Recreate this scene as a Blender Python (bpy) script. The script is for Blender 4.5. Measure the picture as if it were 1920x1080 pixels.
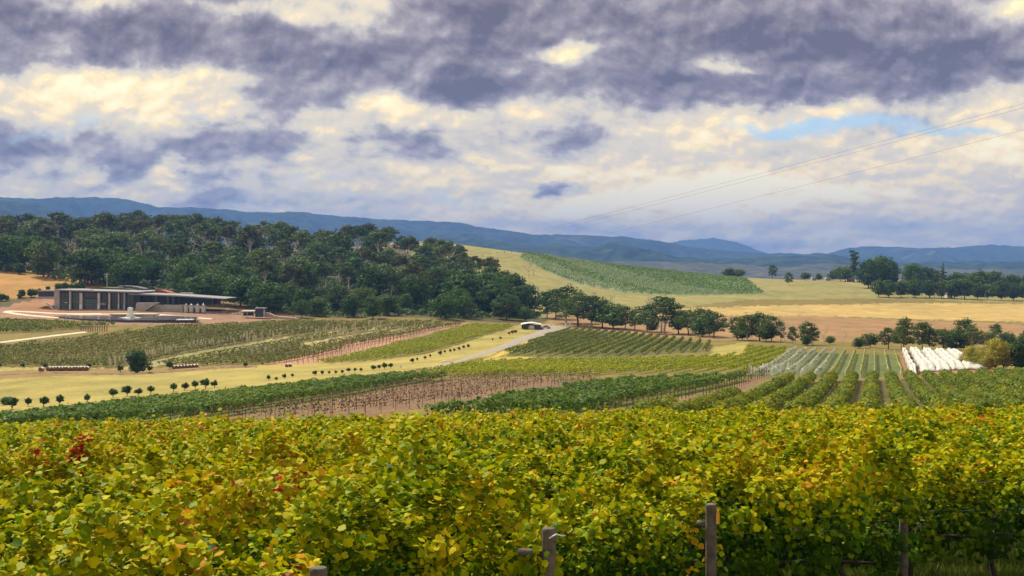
import bpy, math, random
import numpy as np
for o in list(bpy.data.objects): bpy.data.objects.remove(o)
rng = np.random.default_rng(7); random.seed(7)
SC = bpy.context.scene; COL = SC.collection
R = math.radians
# ------------------------------------------------------------------ camera, world, sun
F = 2300.0; HZ = 500.0           # focal length in photo pixels, horizon line
cam = bpy.data.objects.new('camera', bpy.data.cameras.new('camera')); COL.objects.link(cam)
cam.location = (0, 0, 0); cam.rotation_euler = (R(90), 0, 0)
cam.data.sensor_width = 36; cam.data.lens = F / 1920 * 36
cam.data.shift_y = -(540 - HZ) / 1920
cam.data.clip_start = 0.5; cam.data.clip_end = 60000
SC.camera = cam
SC.view_settings.view_transform = 'Standard'; SC.view_settings.look = 'None'
SC.view_settings.exposure = 0.35; SC.view_settings.gamma = 1.0
SC.cycles.use_denoising = True
SC.cycles.max_bounces = 6; SC.cycles.diffuse_bounces = 3; SC.cycles.transmission_bounces = 3
SC.cycles.volume_bounces = 0; SC.cycles.transparent_max_bounces = 6
SC.cycles.volume_step_rate = 1.0
SUN_EL, SUN_AZ = R(50), R(-40)     # azimuth from +Y towards +X
sd = bpy.data.lights.new('sun', 'SUN'); sd.energy = 4.9; sd.angle = R(2.5); sd.color = (1.0, 0.93, 0.80)
sun = bpy.data.objects.new('sun', sd); COL.objects.link(sun)
sun.rotation_euler = (math.pi / 2 - SUN_EL, 0, -SUN_AZ + math.pi)

class NT:
    def __init__(s, tree): s.t = tree; s.n = tree.nodes; s.l = tree.links
    def node(s, typ, **kw):
        n = s.n.new(typ)
        for k, v in kw.items(): setattr(n, k, v)
        return n
    def put(s, inp, v):
        if isinstance(v, bpy.types.NodeSocket): s.l.new(v, inp)
        elif v is not None: inp.default_value = v
    def m(s, op, a, b=None, c=None, clamp=False):
        n = s.node('ShaderNodeMath', operation=op, use_clamp=clamp)
        s.put(n.inputs[0], a)
        if b is not None: s.put(n.inputs[1], b)
        if c is not None: s.put(n.inputs[2], c)
        return n.outputs[0]
    def v(s, op, a, b=None):
        n = s.node('ShaderNodeVectorMath', operation=op); s.put(n.inputs[0], a)
        if b is not None: s.put(n.inputs[1], b)
        return n.outputs[0] if op not in ('DOT_PRODUCT', 'LENGTH') else n.outputs[1]
    def comb(s, x, y, z=0.0):
        n = s.node('ShaderNodeCombineXYZ'); s.put(n.inputs[0], x); s.put(n.inputs[1], y); s.put(n.inputs[2], z); return n.outputs[0]
    def noise(s, vec, scale, detail=4, rough=0.5, dist=0.0, col=False, dim='3D'):
        n = s.node('ShaderNodeTexNoise', noise_dimensions=dim); s.put(n.inputs['Vector'], vec)
        n.inputs['Scale'].default_value = scale; n.inputs['Detail'].default_value = detail
        n.inputs['Roughness'].default_value = rough; n.inputs['Distortion'].default_value = dist
        return n.outputs[1 if col else 0]
    def ramp(s, fac, stops, interp='LINEAR'):
        n = s.node('ShaderNodeValToRGB'); s.put(n.inputs[0], fac); cr = n.color_ramp; cr.interpolation = interp
        while len(cr.elements) < len(stops): cr.elements.new(0.5)
        for e, (p, c) in zip(cr.elements, stops): e.position = p; e.color = (c[0], c[1], c[2], 1)
        return n.outputs[0]
    def mix(s, fac, a, b, blend='MIX'):
        n = s.node('ShaderNodeMix', data_type='RGBA', blend_type=blend)
        s.put(n.inputs[0], fac)
        for i, q in ((6, a), (7, b)):
            if isinstance(q, tuple): q = (q[0], q[1], q[2], 1)
            s.put(n.inputs[i], q)
        return n.outputs[2]
    def rng(s, v, a, b, c=0.0, d=1.0, smooth=False):
        n = s.node('ShaderNodeMapRange'); n.clamp = True
        if smooth: n.interpolation_type = 'SMOOTHSTEP'
        s.put(n.inputs[0], v)
        for i, q in enumerate((a, b, c, d)): n.inputs[i + 1].default_value = q
        return n.outputs[0]

def build_world():
    w = bpy.data.worlds.new('World'); SC.world = w; w.use_nodes = True
    k = NT(w.node_tree); k.n.clear()
    out = k.node('ShaderNodeOutputWorld'); bg = k.node('ShaderNodeBackground')
    k.l.new(bg.outputs[0], out.inputs[0])
    sky = k.node('ShaderNodeTexSky'); sky.sky_type = 'NISHITA'; sky.sun_disc = False
    sky.sun_elevation = SUN_EL; sky.sun_rotation = SUN_AZ; sky.altitude = 100
    tc = k.node('ShaderNodeTexCoord'); sep = k.node('ShaderNodeSeparateXYZ'); k.l.new(tc.outputs['Generated'], sep.inputs[0])
    X, Y, Z = sep.outputs
    yy = k.m('MAXIMUM', k.m('ABSOLUTE', Y), 0.12)
    u = k.m('DIVIDE', X, yy); v = k.m('MAXIMUM', k.m('DIVIDE', Z, yy), 0.0)
    iv = k.m('DIVIDE', 1.0, k.m('ADD', v, 0.13))
    P = k.comb(k.m('MULTIPLY', u, 4.4), k.m('MULTIPLY', k.m('LOGARITHM', k.m('ADD', v, 0.13), math.e), -1.75), 0.0)
    # warp so that the big masses get billowing edges
    wn = k.v('SUBTRACT', k.noise(P, 2.6, 7, 0.6, 0.0, True), (0.5, 0.5, 0.5))
    ws = k.node('ShaderNodeSeparateXYZ'); k.l.new(wn, ws.inputs[0])
    uw = k.m('ADD', u, k.m('MULTIPLY', ws.outputs[0], 0.12))
    vw = k.m('ADD', v, k.m('MULTIPLY', ws.outputs[1], 0.060))
    tot = None
    blobs = SKY_BLOBS
    for cx, cy, sx, sy, wt in blobs:
        a = k.m('MULTIPLY_ADD', uw, F / sx, -(cx - 960) / sx)
        b = k.m('MULTIPLY_ADD', vw, F / sy, -(HZ - cy) / sy)
        q = k.m('MULTIPLY_ADD', a, a, k.m('MULTIPLY', b, b))
        e = k.m('EXPONENT', k.m('MULTIPLY', q, -0.5))
        tot = k.m('MULTIPLY', e, wt) if tot is None else k.m('MULTIPLY_ADD', e, wt, tot)
    def billow(p):
        """height of the cloud masses: broad swell plus rounded cumulus heads at three sizes"""
        w_ = k.v('ADD', p, k.v('MULTIPLY', k.v('SUBTRACT', k.noise(p, 5.0, 5, .55, 0, True, '2D'), (.5, .5, .5)), (.13, .13, 0)))
        vo = k.node('ShaderNodeTexVoronoi', feature='SMOOTH_F1', voronoi_dimensions='2D'); vo.inputs['Scale'].default_value = 4.6; vo.inputs['Smoothness'].default_value = .55
        vo.inputs['Detail'].default_value = 3.0; vo.inputs['Roughness'].default_value = .48; vo.inputs['Lacunarity'].default_value = 2.3
        k.l.new(w_, vo.inputs['Vector'])
        pf = k.m('SUBTRACT', 0.42, vo.outputs['Distance'])
        return k.noise(p, 2.3, 6, 0.5, 0.1, False, '2D'), pf
    n1, puff = billow(P)
    n2 = k.noise(P, 7.5, 8, 0.58, 0.0, False, '2D')
    dark_hi = k.rng(vw, 0.135, 0.185, 0.0, 0.10, True)
    D = k.m('ADD', k.m('ADD', 0.36, dark_hi), tot)
    amp = k.rng(v, 0.0, 0.10, 0.55, 1.0)
    D = k.m('ADD', D, k.m('MULTIPLY', k.m('SUBTRACT', n1, 0.5), 1.0))
    D = k.m('ADD', D, k.m('MULTIPLY', k.m('MULTIPLY', puff, amp), -0.30))
    D = k.m('ADD', D, k.m('MULTIPLY', k.m('SUBTRACT', n2, 0.5), 0.32))
    D = k.m('ADD', k.m('MULTIPLY', D, 0.55), k.m('MULTIPLY', k.rng(D, 0.30, 0.72, 0.22, 0.82, True), 0.45))
    # the side of a billow that faces the light is brighter than the side turned away
    n3, puff2 = billow(k.v('ADD', P, (0.012, 0.036, 0.0)))
    rel = k.m('ADD', k.m('MULTIPLY', k.m('SUBTRACT', n1, n3), 1.0), k.m('MULTIPLY', k.m('SUBTRACT', puff2, puff), -0.34))
    D = k.m('ADD', D, k.m('MULTIPLY', rel, 1.15))
    D = k.m('SUBTRACT', D, k.rng(v, 0.075, 0.012, 0.0, 0.10, True))
    cloud = k.ramp(D, [(0.0, (1.0, 0.86, 0.52)), (0.13, (0.95, 0.74, 0.38)), (0.25, (0.72, 0.61, 0.42)),
                       (0.37, (0.64, 0.56, 0.41)), (0.50, (0.50, 0.45, 0.385)), (0.64, (0.335, 0.292, 0.29)), (0.82, (0.195, 0.165, 0.185)), (1.0, (0.105, 0.088, 0.106))])
    # openings of blue sky
    hole = None
    for cx, cy, sx, sy, wt in [(1590, 236, 110, 13, 1.0), (1800, 262, 90, 10, 0.8), (1440, 232, 60, 9, 0.6), (860, 380, 120, 14, .45), (60, 240, 80, 16, .4), (300, 235, 120, 20, .35), (520, 350, 200, 20, .35)]:
        a = k.m('MULTIPLY_ADD', u, F / sx, -(cx - 960) / sx); b = k.m('MULTIPLY_ADD', vw, F / sy, -(HZ - cy) / sy)
        e = k.m('MULTIPLY', k.m('EXPONENT', k.m('MULTIPLY', k.m('MULTIPLY_ADD', a, a, k.m('MULTIPLY', b, b)), -0.5)), wt)
        hole = e if hole is None else k.m('ADD', hole, e)
    hole = k.m('MULTIPLY', k.rng(k.m('ADD', hole, k.m('MULTIPLY', k.m('SUBTRACT', n2, 0.5), 0.9)), 0.18, 0.95, 0, 1, True), 0.78)
    blue = k.mix(1.0, sky.outputs[0], (0.075, 0.10, 0.115), 'MULTIPLY')
    blue = k.mix(0.5, blue, (0.40, 0.56, 0.68))
    c = k.mix(hole, cloud, blue)
    k.l.new(c, bg.inputs[0]); bg.inputs[1].default_value = 1.2
    w.cycles.sampling_method = 'MANUAL'; w.cycles.sample_map_resolution = 512
SKY_BLOBS = [
 (100, 85, 200, 45, .30), (640, 110, 210, 50, .26), (560, 190, 80, 26, .30), (1000, 50, 260, 50, .26), (1180, 160, 190, 28, .34),
 (1620, 60, 260, 55, .26), (850, 165, 36, 26, .38), (1700, 130, 260, 34, .30), (1560, 165, 160, 22, .2), (420, 50, 150, 40, .1), (1330,30,100,30,.15),
 (260, 155, 170, 24, -.46), (60, 175, 110, 34, -.32), (400, 215, 260, 22, -.34), (760, 215, 110, 26, -.34), (1065, 105, 45, 13, -.55),
 (1400, 120, 60, 12, -.4), (1250, 238, 220, 26, -.26), (1190, 330, 300, 17, -.44), (1330, 370, 220, 22, -.38), (1700, 300, 260, 22, -.20),
 (1885, 290, 60, 60, -.26), (330, 325, 26, 17, -.6), (170, 20, 60, 22, -.30), (460, 25, 90, 16, -.3), (1900, 20, 50, 14, -.3),
 (150, 265, 160, 30, .16), (440, 300, 220, 34, .12), (640, 258, 150, 14, .12), (70, 330, 130, 20, .06), (1055, 362, 24, 9, .55),
 (900, 300, 160, 18, .0), (1110, 388, 55, 13, -.42), (1510, 437, 26, 7, -.55), (170, 325, 26, 9, -.3), (1400, 430, 16, 6, -.4), (960, 245, 60, 16, .12),
 (1560, 205, 160, 14, -.22), (1350, 410, 520, 40, -.15), (1650, 350, 320, 50, -.12), (500, 385, 500, 30, -.05), (330, 300, 420, 45, .05), (1700, 230, 300, 60, .04), (620, 60, 500, 60, -.05),  (700, 400, 300, 16, .06), (1650, 415, 220, 22, .05)]
build_world()

# ------------------------------------------------------------------ terrain as a function of (X/Y, ln Y)
def near(s): return [(d, HZ + F * (2.8 + s * d) / d) for d in (4, 5.5, 7, 9, 11.8, 14.3, 18, 23, 30, 38, 48, 60, 72)]
FAR = [(2600, HZ + F * 45 / 2600), (5000, HZ + F * 48 / 5000), (9000, HZ + F * 50 / 9000), (20000, HZ + F * 50 / 20000)]
COLS = {
 -500: near(.120) + [(110, 812), (150, 800), (200, 785), (260, 740), (300, 715), (340, 695), (390, 650), (434, 610), (511, 592), (560, 560), (620, 515), (700, 490), (850, 465), (1000, 455), (1300, 462)],
 0: near(.118) + [(110, 808), (150, 788), (200, 768), (260, 715), (300, 700), (335, 690), (390, 645), (434, 606), (511, 590), (522, 583.5), (560, 556), (620, 518), (700, 500), (850, 470), (1000, 458), (1300, 465)],
 300: near(.116) + [(110, 800), (150, 766), (190, 752), (230, 738), (300, 700), (335, 690), (390, 645), (434, 607), (511, 590), (522, 583.5), (560, 568), (620, 545), (700, 515), (850, 478), (1000, 455), (1200, 455)],
 600: near(.113) + [(95, 808), (130, 768), (160, 748), (200, 722), (250, 704), (300, 690), (340, 680), (400, 645), (450, 618), (500, 603), (520, 598), (600, 565), (700, 530), (850, 492), (1000, 468), (1200, 468)],
 800: near(.112) + [(105, 785), (130, 766), (160, 743), (200, 718), (250, 696), (300, 682), (350, 662), (420, 636), (480, 610), (510, 601), (600, 570), (700, 540), (850, 502), (1000, 463), (1080, 447), (1300, 462)],
 960: near(.110) + [(110, 776), (150, 742), (180, 722), (200, 708), (240, 696), (270, 684), (300, 668), (380, 643), (450, 624), (480, 618), (520, 607), (560, 596), (620, 572), (700, 545), (850, 505), (1000, 472), (1050, 466), (1300, 485)],
 1200: near(.108) + [(110, 776), (130, 758), (160, 732), (200, 710), (240, 694), (270, 682), (300, 669), (350, 652), (400, 640), (440, 632), (500, 615), (600, 582), (700, 561), (800, 545), (900, 527), (1000, 509), (1080, 499), (1400, 515)],
 1450: near(.107) + [(110, 777), (130, 757), (160, 730), (200, 706), (240, 685), (280, 665), (330, 650), (380, 640), (450, 622), (550, 600), (650, 576), (750, 556), (850, 540), (950, 527), (1050, 521), (1400, 530)],
 1700: near(.106) + [(110, 773), (138, 755), (170, 730), (200, 712), (235, 698), (260, 685), (300, 665), (340, 655), (400, 640), (500, 612), (600, 590), (700, 570), (800, 553), (900, 540), (1000, 528), (1200, 522), (1500, 530)],
 1920: near(.105) + [(110, 775), (140, 750), (170, 725), (200, 708), (240, 692), (280, 680), (340, 665), (400, 648), (500, 618), (600, 592), (700, 572), (800, 565), (900, 550), (1000, 540), (1300, 532)],
 2400: near(.104) + [(110, 778), (140, 752), (200, 712), (280, 684), (400, 652), (500, 622), (700, 580), (1000, 548), (1300, 538)],
}
NL = 700; LD = np.linspace(math.log(4), math.log(20000), NL)
cp = sorted(COLS)
def colv(c):
    a = np.array(COLS[c] + FAR); x = np.log(a[:, 0]); y = a[:, 1]
    # interpolate the height itself (py*d) for straight slopes in the ground
    z = (y - HZ) * a[:, 0] / F
    zz = np.interp(np.exp(LD), a[:, 0], z)
    ker = np.exp(-0.5 * (np.arange(-14, 15) / 5.0) ** 2); ker /= ker.sum()
    zz = np.convolve(np.pad(zz, 14, 'edge'), ker, 'valid')
    return HZ + zz * F / np.exp(LD)
CV = np.array([colv(c) for c in cp])
PXF = np.linspace(cp[0], cp[-1], 300)
def smooth_cols():
    g = np.empty((300, NL))
    xs = np.array(cp, float)
    m = np.gradient(CV, xs, axis=0)
    for i, p in enumerate(PXF):
        j = min(max(np.searchsorted(xs, p) - 1, 0), len(xs) - 2); h = xs[j + 1] - xs[j]; t = (p - xs[j]) / h
        g[i] = (2*t**3-3*t**2+1)*CV[j] + (t**3-2*t**2+t)*h*m[j] + (-2*t**3+3*t**2)*CV[j+1] + (t**3-t**2)*h*m[j+1]
    return g
G = smooth_cols()
def gpy(px, d):
    a = np.clip((np.asarray(px, float) - PXF[0]) / (PXF[1] - PXF[0]), 0, 298.999)
    b = np.clip((np.log(np.asarray(d, float)) - LD[0]) / (LD[1] - LD[0]), 0, NL - 1.001)
    i = a.astype(int); j = b.astype(int); a = a - i; b = b - j
    return G[i, j]*(1-a)*(1-b) + G[i+1, j]*a*(1-b) + G[i, j+1]*(1-a)*b + G[i+1, j+1]*a*b
def ground(X, Y):
    X = np.asarray(X, float); Y = np.asarray(Y, float); Ym = np.maximum(Y, 4.0)
    z = -(gpy(960 + F * X / Ym, Ym) - HZ) / F * Ym
    return z + 0.12*np.sin(X*0.11+Y*0.05)*np.clip((Y-120)/200, 0, 1)
def P(px, py, dmin=4, dmax=1100):
    ds = np.exp(np.linspace(math.log(dmin), math.log(dmax), 900)); q = gpy(np.full(900, px), ds)
    k = np.nonzero(q <= py)[0]
    d = ds[k[0]] if len(k) else ds[np.argmin(q)]
    return ((px - 960) / F * d, float(d))
def gz(x, y): return float(ground(x, y))
def PP(px, py, dmin=100, dmax=1100):
    x, y = P(px, py, dmin, dmax); return (x, y, gz(x, y))
def wpoly(pts, dmin=100, sub=8, dmax=1100):
    out = []
    for i in range(len(pts)):
        a, b = pts[i], pts[(i+1) % len(pts)]
        for t in range(sub):
            f = t / sub; out.append(P(a[0]*(1-f)+b[0]*f, a[1]*(1-f)+b[1]*f, dmin, dmax))
    return np.array(out)
def inside(poly, X, Y):
    r = np.zeros(np.shape(X), bool); n = len(poly)
    for i in range(n):
        x1, y1 = poly[i]; x2, y2 = poly[(i+1) % n]
        if y1 == y2: continue
        c = ((y1 > Y) != (y2 > Y)) & (X < (x2-x1)*(Y-y1)/(y2-y1)+x1); r ^= c
    return r

# ------------------------------------------------------------------ object helpers
def mesh_np(name, V, loops, starts, totals, mat, tint=None, smooth=False, matidx=None, cols=None):
    me = bpy.data.meshes.new(name)
    me.vertices.add(len(V)); me.vertices.foreach_set('co', np.asarray(V, np.float32).ravel())
    me.loops.add(len(loops)); me.loops.foreach_set('vertex_index', np.asarray(loops, np.int32).ravel())
    me.polygons.add(len(starts)); me.polygons.foreach_set('loop_start', np.asarray(starts, np.int32)); me.polygons.foreach_set('loop_total', np.asarray(totals, np.int32))
    for m_ in (mat if isinstance(mat, (list, tuple)) else [mat]): me.materials.append(m_)
    if matidx is not None: me.polygons.foreach_set('material_index', np.asarray(matidx, np.int32))
    if tint is not None:
        at = me.attributes.new('tint', 'FLOAT', 'FACE'); at.data.foreach_set('value', np.asarray(tint, np.float32))
    if cols is not None:
        at = me.attributes.new('cover', 'FLOAT_COLOR', 'POINT'); at.data.foreach_set('color', np.asarray(cols, np.float32).ravel())
    me.update(calc_edges=True)
    if smooth: me.polygons.foreach_set('use_smooth', np.ones(len(starts), bool))
    return me
class MB:
    """collects boxes, tubes, sheets; one mesh object each"""
    def __init__(s): s.v = []; s.f = []; s.m = []
    def box(s, x0, x1, y0, y1, z0, z1, mi=0):
        b = len(s.v)
        s.v += [(x, y, z) for z in (z0, z1) for (x, y) in ((x0, y0), (x1, y0), (x1, y1), (x0, y1))]
        s.f += [tuple(b+i for i in q) for q in ((3,2,1,0), (4,5,6,7), (0,1,5,4), (1,2,6,5), (2,3,7,6), (3,0,4,7))]; s.m += [mi]*6; return s
    def prism(s, pts, y0, y1, mi=0):       # outline in x,z extruded in y
        b = len(s.v); n = len(pts)
        s.v += [(x, y0, z) for x, z in pts] + [(x, y1, z) for x, z in pts]
        s.f += [tuple(b+i for i in range(n)), tuple(b+n+i for i in reversed(range(n)))]
        s.f += [(b+(i+1)%n, b+i, b+n+i, b+n+(i+1)%n) for i in range(n)]; s.m += [mi]*(n+2); return s
    def tube(s, pts, rad, n=6, mi=0, cap=True):
        pts = [np.array(p, float) for p in pts]; b = len(s.v)
        for i, p in enumerate(pts):
            t = pts[min(i+1, len(pts)-1)] - pts[max(i-1, 0)]; t /= max(np.linalg.norm(t), 1e-9)
            a = np.cross(t, (0.1, 1, 0.03) if abs(t[1]) < .9 else (1, 0, 0)); a /= np.linalg.norm(a); c = np.cross(t, a)
            r = rad[i] if isinstance(rad, (list, tuple)) else rad
            for k in range(n):
                w = 2*math.pi*k/n; s.v.append(tuple(p + r*(math.cos(w)*a + math.sin(w)*c)))
        for i in range(len(pts)-1):
            for k in range(n):
                q = b+i*n; s.f.append((q+k, q+(k+1)%n, q+n+(k+1)%n, q+n+k)); s.m.append(mi)
        if cap:
            s.f.append(tuple(b+k for k in reversed(range(n)))); s.f.append(tuple(b+(len(pts)-1)*n+k for k in range(n))); s.m += [mi]*2
        return s
    def lathe(s, cx, cy, prof, n=14, mi=0, sx=1, sy=1):
        b = len(s.v)
        for r, z in prof:
            for k in range(n):
                w = 2*math.pi*k/n; s.v.append((cx+r*sx*math.cos(w), cy+r*sy*math.sin(w), z))
        for i in range(len(prof)-1):
            for k in range(n):
                q = b+i*n; s.f.append((q+k, q+(k+1)%n, q+n+(k+1)%n, q+n+k)); s.m.append(mi)
        s.f.append(tuple(b+k for k in reversed(range(n)))); s.f.append(tuple(b+(len(prof)-1)*n+k for k in range(n))); s.m += [mi]*2
        return s
    def mesh(s, name, mats, smooth=False):
        me = bpy.data.meshes.new(name); me.from_pydata(s.v, [], s.f)
        for m_ in (mats if isinstance(mats, (list, tuple)) else [mats]): me.materials.append(m_)
        me.polygons.foreach_set('material_index', np.array(s.m, np.int32))
        if smooth: me.polygons.foreach_set('use_smooth', np.ones(len(s.f), bool))
        me.update(); return me
def link(name, me, parent=None, loc=(0, 0, 0)):
    o = bpy.data.objects.new(name, me); COL.objects.link(o); o.location = loc
    if parent is not None: o.parent = parent
    return o
def tag(o, label=None, cat=None, group=None, kind=None):
    if label: o['label'] = label
    if cat: o['category'] = cat
    if group: o['group'] = group
    if kind: o['kind'] = kind
    return o
def empty(name, loc, label, cat, group=None, rz=0, sc=(1, 1, 1)):
    o = bpy.data.objects.new(name, None); COL.objects.link(o); o.location = loc; o.rotation_euler = (0, 0, rz); o.scale = sc
    return tag(o, label, cat, group)
ONES = 'zeroth first second third fourth fifth sixth seventh eighth ninth tenth eleventh twelfth thirteenth fourteenth fifteenth sixteenth seventeenth eighteenth nineteenth'.split()
TENS = {2: ('twentieth', 'twenty'), 3: ('thirtieth', 'thirty'), 4: ('fortieth', 'forty'), 5: ('fiftieth', 'fifty'), 6: ('sixtieth', 'sixty'), 7: ('seventieth', 'seventy'), 8: ('eightieth', 'eighty'), 9: ('ninetieth', 'ninety')}
def ordn(n):
    if n < 20: return ONES[n]
    a, b = TENS[n // 10]
    return a if n % 10 == 0 else b + '-' + ONES[n % 10]

# ------------------------------------------------------------------ materials
def mat(name):
    m_ = bpy.data.materials.new(name); m_.use_nodes = True; k = NT(m_.node_tree); k.n.clear()
    out = k.node('ShaderNodeOutputMaterial'); return m_, k, out
def leafmat(name, stops, tl=0.35, patch=0.25, pscale=0.35, pw=0.5, rough=0.6, rnd=0.0, spec=0.12, gain=1.0):
    """leaf colour: per-leaf tint plus patches that run over neighbouring vines"""
    m_, k, out = mat(name)
    at = k.node('ShaderNodeAttribute', attribute_name='tint'); geo = k.node('ShaderNodeNewGeometry')
    n = k.noise(geo.outputs['Position'], pscale, 3, 0.6)
    f = k.m('ADD', k.m('MULTIPLY', at.outputs['Fac'], pw), k.m('MULTIPLY_ADD', k.m('SUBTRACT', n, 0.5), patch*5, (1-pw)*0.5))
    if rnd:
        oi = k.node('ShaderNodeObjectInfo'); f = k.m('ADD', f, k.m('MULTIPLY', k.m('SUBTRACT', oi.outputs['Random'], .5), rnd))
    c = k.ramp(f, [(p_, tuple(min(.9, x*gain) for x in c_)) for p_, c_ in stops])
    b = k.node('ShaderNodeBsdfPrincipled'); k.l.new(c, b.inputs['Base Color']); b.inputs['Roughness'].default_value = rough
    b.inputs['Specular IOR Level'].default_value = spec
    t = k.node('ShaderNodeBsdfTranslucent'); k.l.new(k.mix(1.0, c, (1.15, 1.2, 0.6), 'MULTIPLY'), t.inputs[0])
    mx = k.node('ShaderNodeMixShader'); mx.inputs[0].default_value = tl
    k.l.new(b.outputs[0], mx.inputs[1]); k.l.new(t.outputs[0], mx.inputs[2]); k.l.new(mx.outputs[0], out.inputs[0])
    return m_
def solid(name, c, rough=0.8, var=0.25, scale=3.0, metal=0.0, bump=0.0, c2=None, spec=0.4):
    m_, k, out = mat(name); geo = k.node('ShaderNodeNewGeometry')
    n = k.noise(geo.outputs['Position'], scale, 6, 0.62)
    c2 = c2 or tuple(x*(1-var) for x in c)
    col = k.mix(k.rng(n, 0.35, 0.68), c2, tuple(min(1, x*(1+var*.5)) for x in c))
    b = k.node('ShaderNodeBsdfPrincipled'); k.l.new(col, b.inputs['Base Color']); b.inputs['Roughness'].default_value = rough
    b.inputs['Metallic'].default_value = metal; b.inputs['Specular IOR Level'].default_value = spec
    if bump:
        bp = k.node('ShaderNodeBump'); bp.inputs['Strength'].default_value = bump; k.l.new(n, bp.inputs['Height']); k.l.new(bp.outputs[0], b.inputs['Normal'])
    k.l.new(b.outputs[0], out.inputs[0]); return m_

# ------------------------------------------------------------------ fields (photo pixels -> ground polygons)
GREEN_UNDER = (0.085, 0.105, 0.030)
POLY = {}
def field(name, pts, col=None, dmin=100, dmax=1100): POLY[name] = (wpoly(pts, dmin, 8, dmax), col)
field('tan_hill', [(700, 440), (1000, 470), (1430, 520), (1620, 522), (1950, 520), (1950, 568), (1640, 560), (1400, 562), (1140, 592), (1000, 600), (900, 560)], (0.265, 0.235, 0.085), 560, 1100)
field('gold_band', [(1130, 590), (1300, 577), (1500, 572), (1700, 568), (1990, 570), (1990, 606), (1500, 592), (1250, 592)], (0.45, 0.315, 0.11), 520)
field('brown_field', [(1000, 632), (1060, 560), (1150, 594), (1300, 593), (1500, 592), (1700, 600), (1990, 610), (1990, 668), (1600, 655), (1360, 640), (1180, 626), (1050, 618)], (0.31, 0.185, 0.088), 380)
field('hill_vines', [(985, 472), (1060, 486), (1290, 513), (1400, 524), (1432, 551), (1300, 554), (1180, 550), (1080, 532), (1030, 512), (975, 483)], (0.15, 0.20, 0.085), 700)
field('hill_mid', [(1040, 500), (1110, 522), (1230, 545), (1200, 551), (1080, 533), (1030, 512)], (0.20, 0.245, 0.14), 700)
field('hill_pale', [(1290, 513), (1400, 524), (1425, 546), (1380, 538), (1300, 518)], (0.24, 0.29, 0.17), 700)
field('slope_pasture', [(-400, 470), (0, 486), (90, 508), (170, 528), (240, 545), (210, 556), (100, 556), (0, 560), (-400, 580)], (0.38, 0.21, 0.065), 525)
field('yard', [(-50, 600), (30, 568), (90, 556), (200, 560), (420, 560), (470, 572), (560, 590), (565, 597), (440, 606), (200, 611), (-50, 604)], (0.30, 0.175, 0.115), 430)
field('red_bank', [(5, 584), (30, 568), (60, 562), (100, 560), (112, 584), (60, 588)], (0.33, 0.165, 0.09), 470)
field('behind_winery', [(230, 532), (300, 538), (430, 556), (580, 592), (420, 580), (240, 570)], (0.20, 0.13, 0.055), 535)
field('dry_strip', [(-60, 650), (-60, 628), (60, 622), (200, 612), (230, 612), (160, 626), (40, 640)], (0.22, 0.17, 0.05), 380)
field('big_left', [(-60, 690), (-60, 660), (170, 633), (330, 614), (560, 605), (835, 606), (868, 609), (510, 684), (330, 688)], (0.145, 0.125, 0.035), 320)
field('pink_strip', [(500, 683), (580, 684), (700, 655), (885, 604), (840, 605), (640, 646)], (0.40, 0.22, 0.14), 320)
field('yellow_left', [(585, 684), (720, 675), (790, 667), (968, 612), (885, 611), (700, 658)], (0.17, 0.14, 0.035), 300)
field('meadow', [(-60, 690), (300, 690), (510, 685), (700, 676), (800, 665), (985, 606), (1060, 610), (960, 645), (915, 669), (800, 690), (740, 697), (300, 743), (-60, 792)], (0.355, 0.29, 0.085), 175)
field('meadow_dark', [(-60, 700), (100, 692), (300, 690), (480, 684), (480, 690), (300, 700), (100, 706), (-60, 716)], (0.26, 0.17, 0.06), 200)
field('roadside', [(915, 672), (1045, 612), (1060, 612), (1010, 640), (1000, 672), (860, 686)], (0.42, 0.32, 0.07), 240)
field('block_b', [(938, 669), (1056, 619), (1180, 627), (1336, 646), (1322, 661), (1180, 668)], (0.12, 0.12, 0.035), 240)
field('block_c', [(815, 697), (900, 684), (1100, 679), (1340, 673), (1392, 670), (1403, 655), (1475, 658), (1465, 682), (1400, 699), (1100, 704), (900, 707), (760, 702)], (0.16, 0.14, 0.03), 190)
field('block_d', [(-60, 815), (-60, 808), (0, 800), (300, 761), (560, 731), (740, 712), (900, 712), (760, 722), (660, 744), (560, 758), (350, 792)], (0.10, 0.11, 0.03), 105)
field('block_e', [(300, 797), (350, 792), (560, 760), (660, 745), (760, 723), (900, 708), (1140, 708), (1100, 720), (1000, 736), (900, 755), (760, 771), (560, 797)], (0.20, 0.125, 0.075), 95)
field('block_g', [(740, 795), (900, 772), (1000, 753), (1140, 726), (1400, 713), (1370, 725), (1230, 755), (1080, 785)], (0.11, 0.11, 0.03), 95)
field('strip_h', [(1060, 785), (1230, 756), (1370, 726), (1405, 703), (1445, 706), (1390, 735), (1280, 760), (1180, 785)], (0.23, 0.145, 0.08), 95)
field('block_l', [(1403, 705), (1478, 658), (1560, 661), (1690, 666), (1692, 702), (1600, 710), (1470, 715)], (0.13, 0.155, 0.055), 200)
field('net_ground', [(1690, 703), (1690, 655), (1800, 660), (1870, 695), (1800, 700)], (0.30, 0.16, 0.08), 200)
field('block_k', [(1160, 795), (1400, 745), (1470, 718), (1600, 713), (1990, 703), (1990, 790)], (0.125, 0.105, 0.045), 95)
field('glade', [(1335, 668), (1340, 650), (1400, 642), (1400, 660), (1390, 672)], (0.36, 0.29, 0.08), 240)
field('stake_band', [(205, 694), (330, 667), (500, 637), (620, 622), (740, 610), (745, 613), (620, 628), (500, 646), (330, 681), (250, 694)], (0.32, 0.28, 0.12), 320)
field('stake_band_upper', [(560, 645), (700, 622), (845, 606), (845, 609), (700, 629), (575, 654)], (0.38, 0.31, 0.13), 320)
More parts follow.
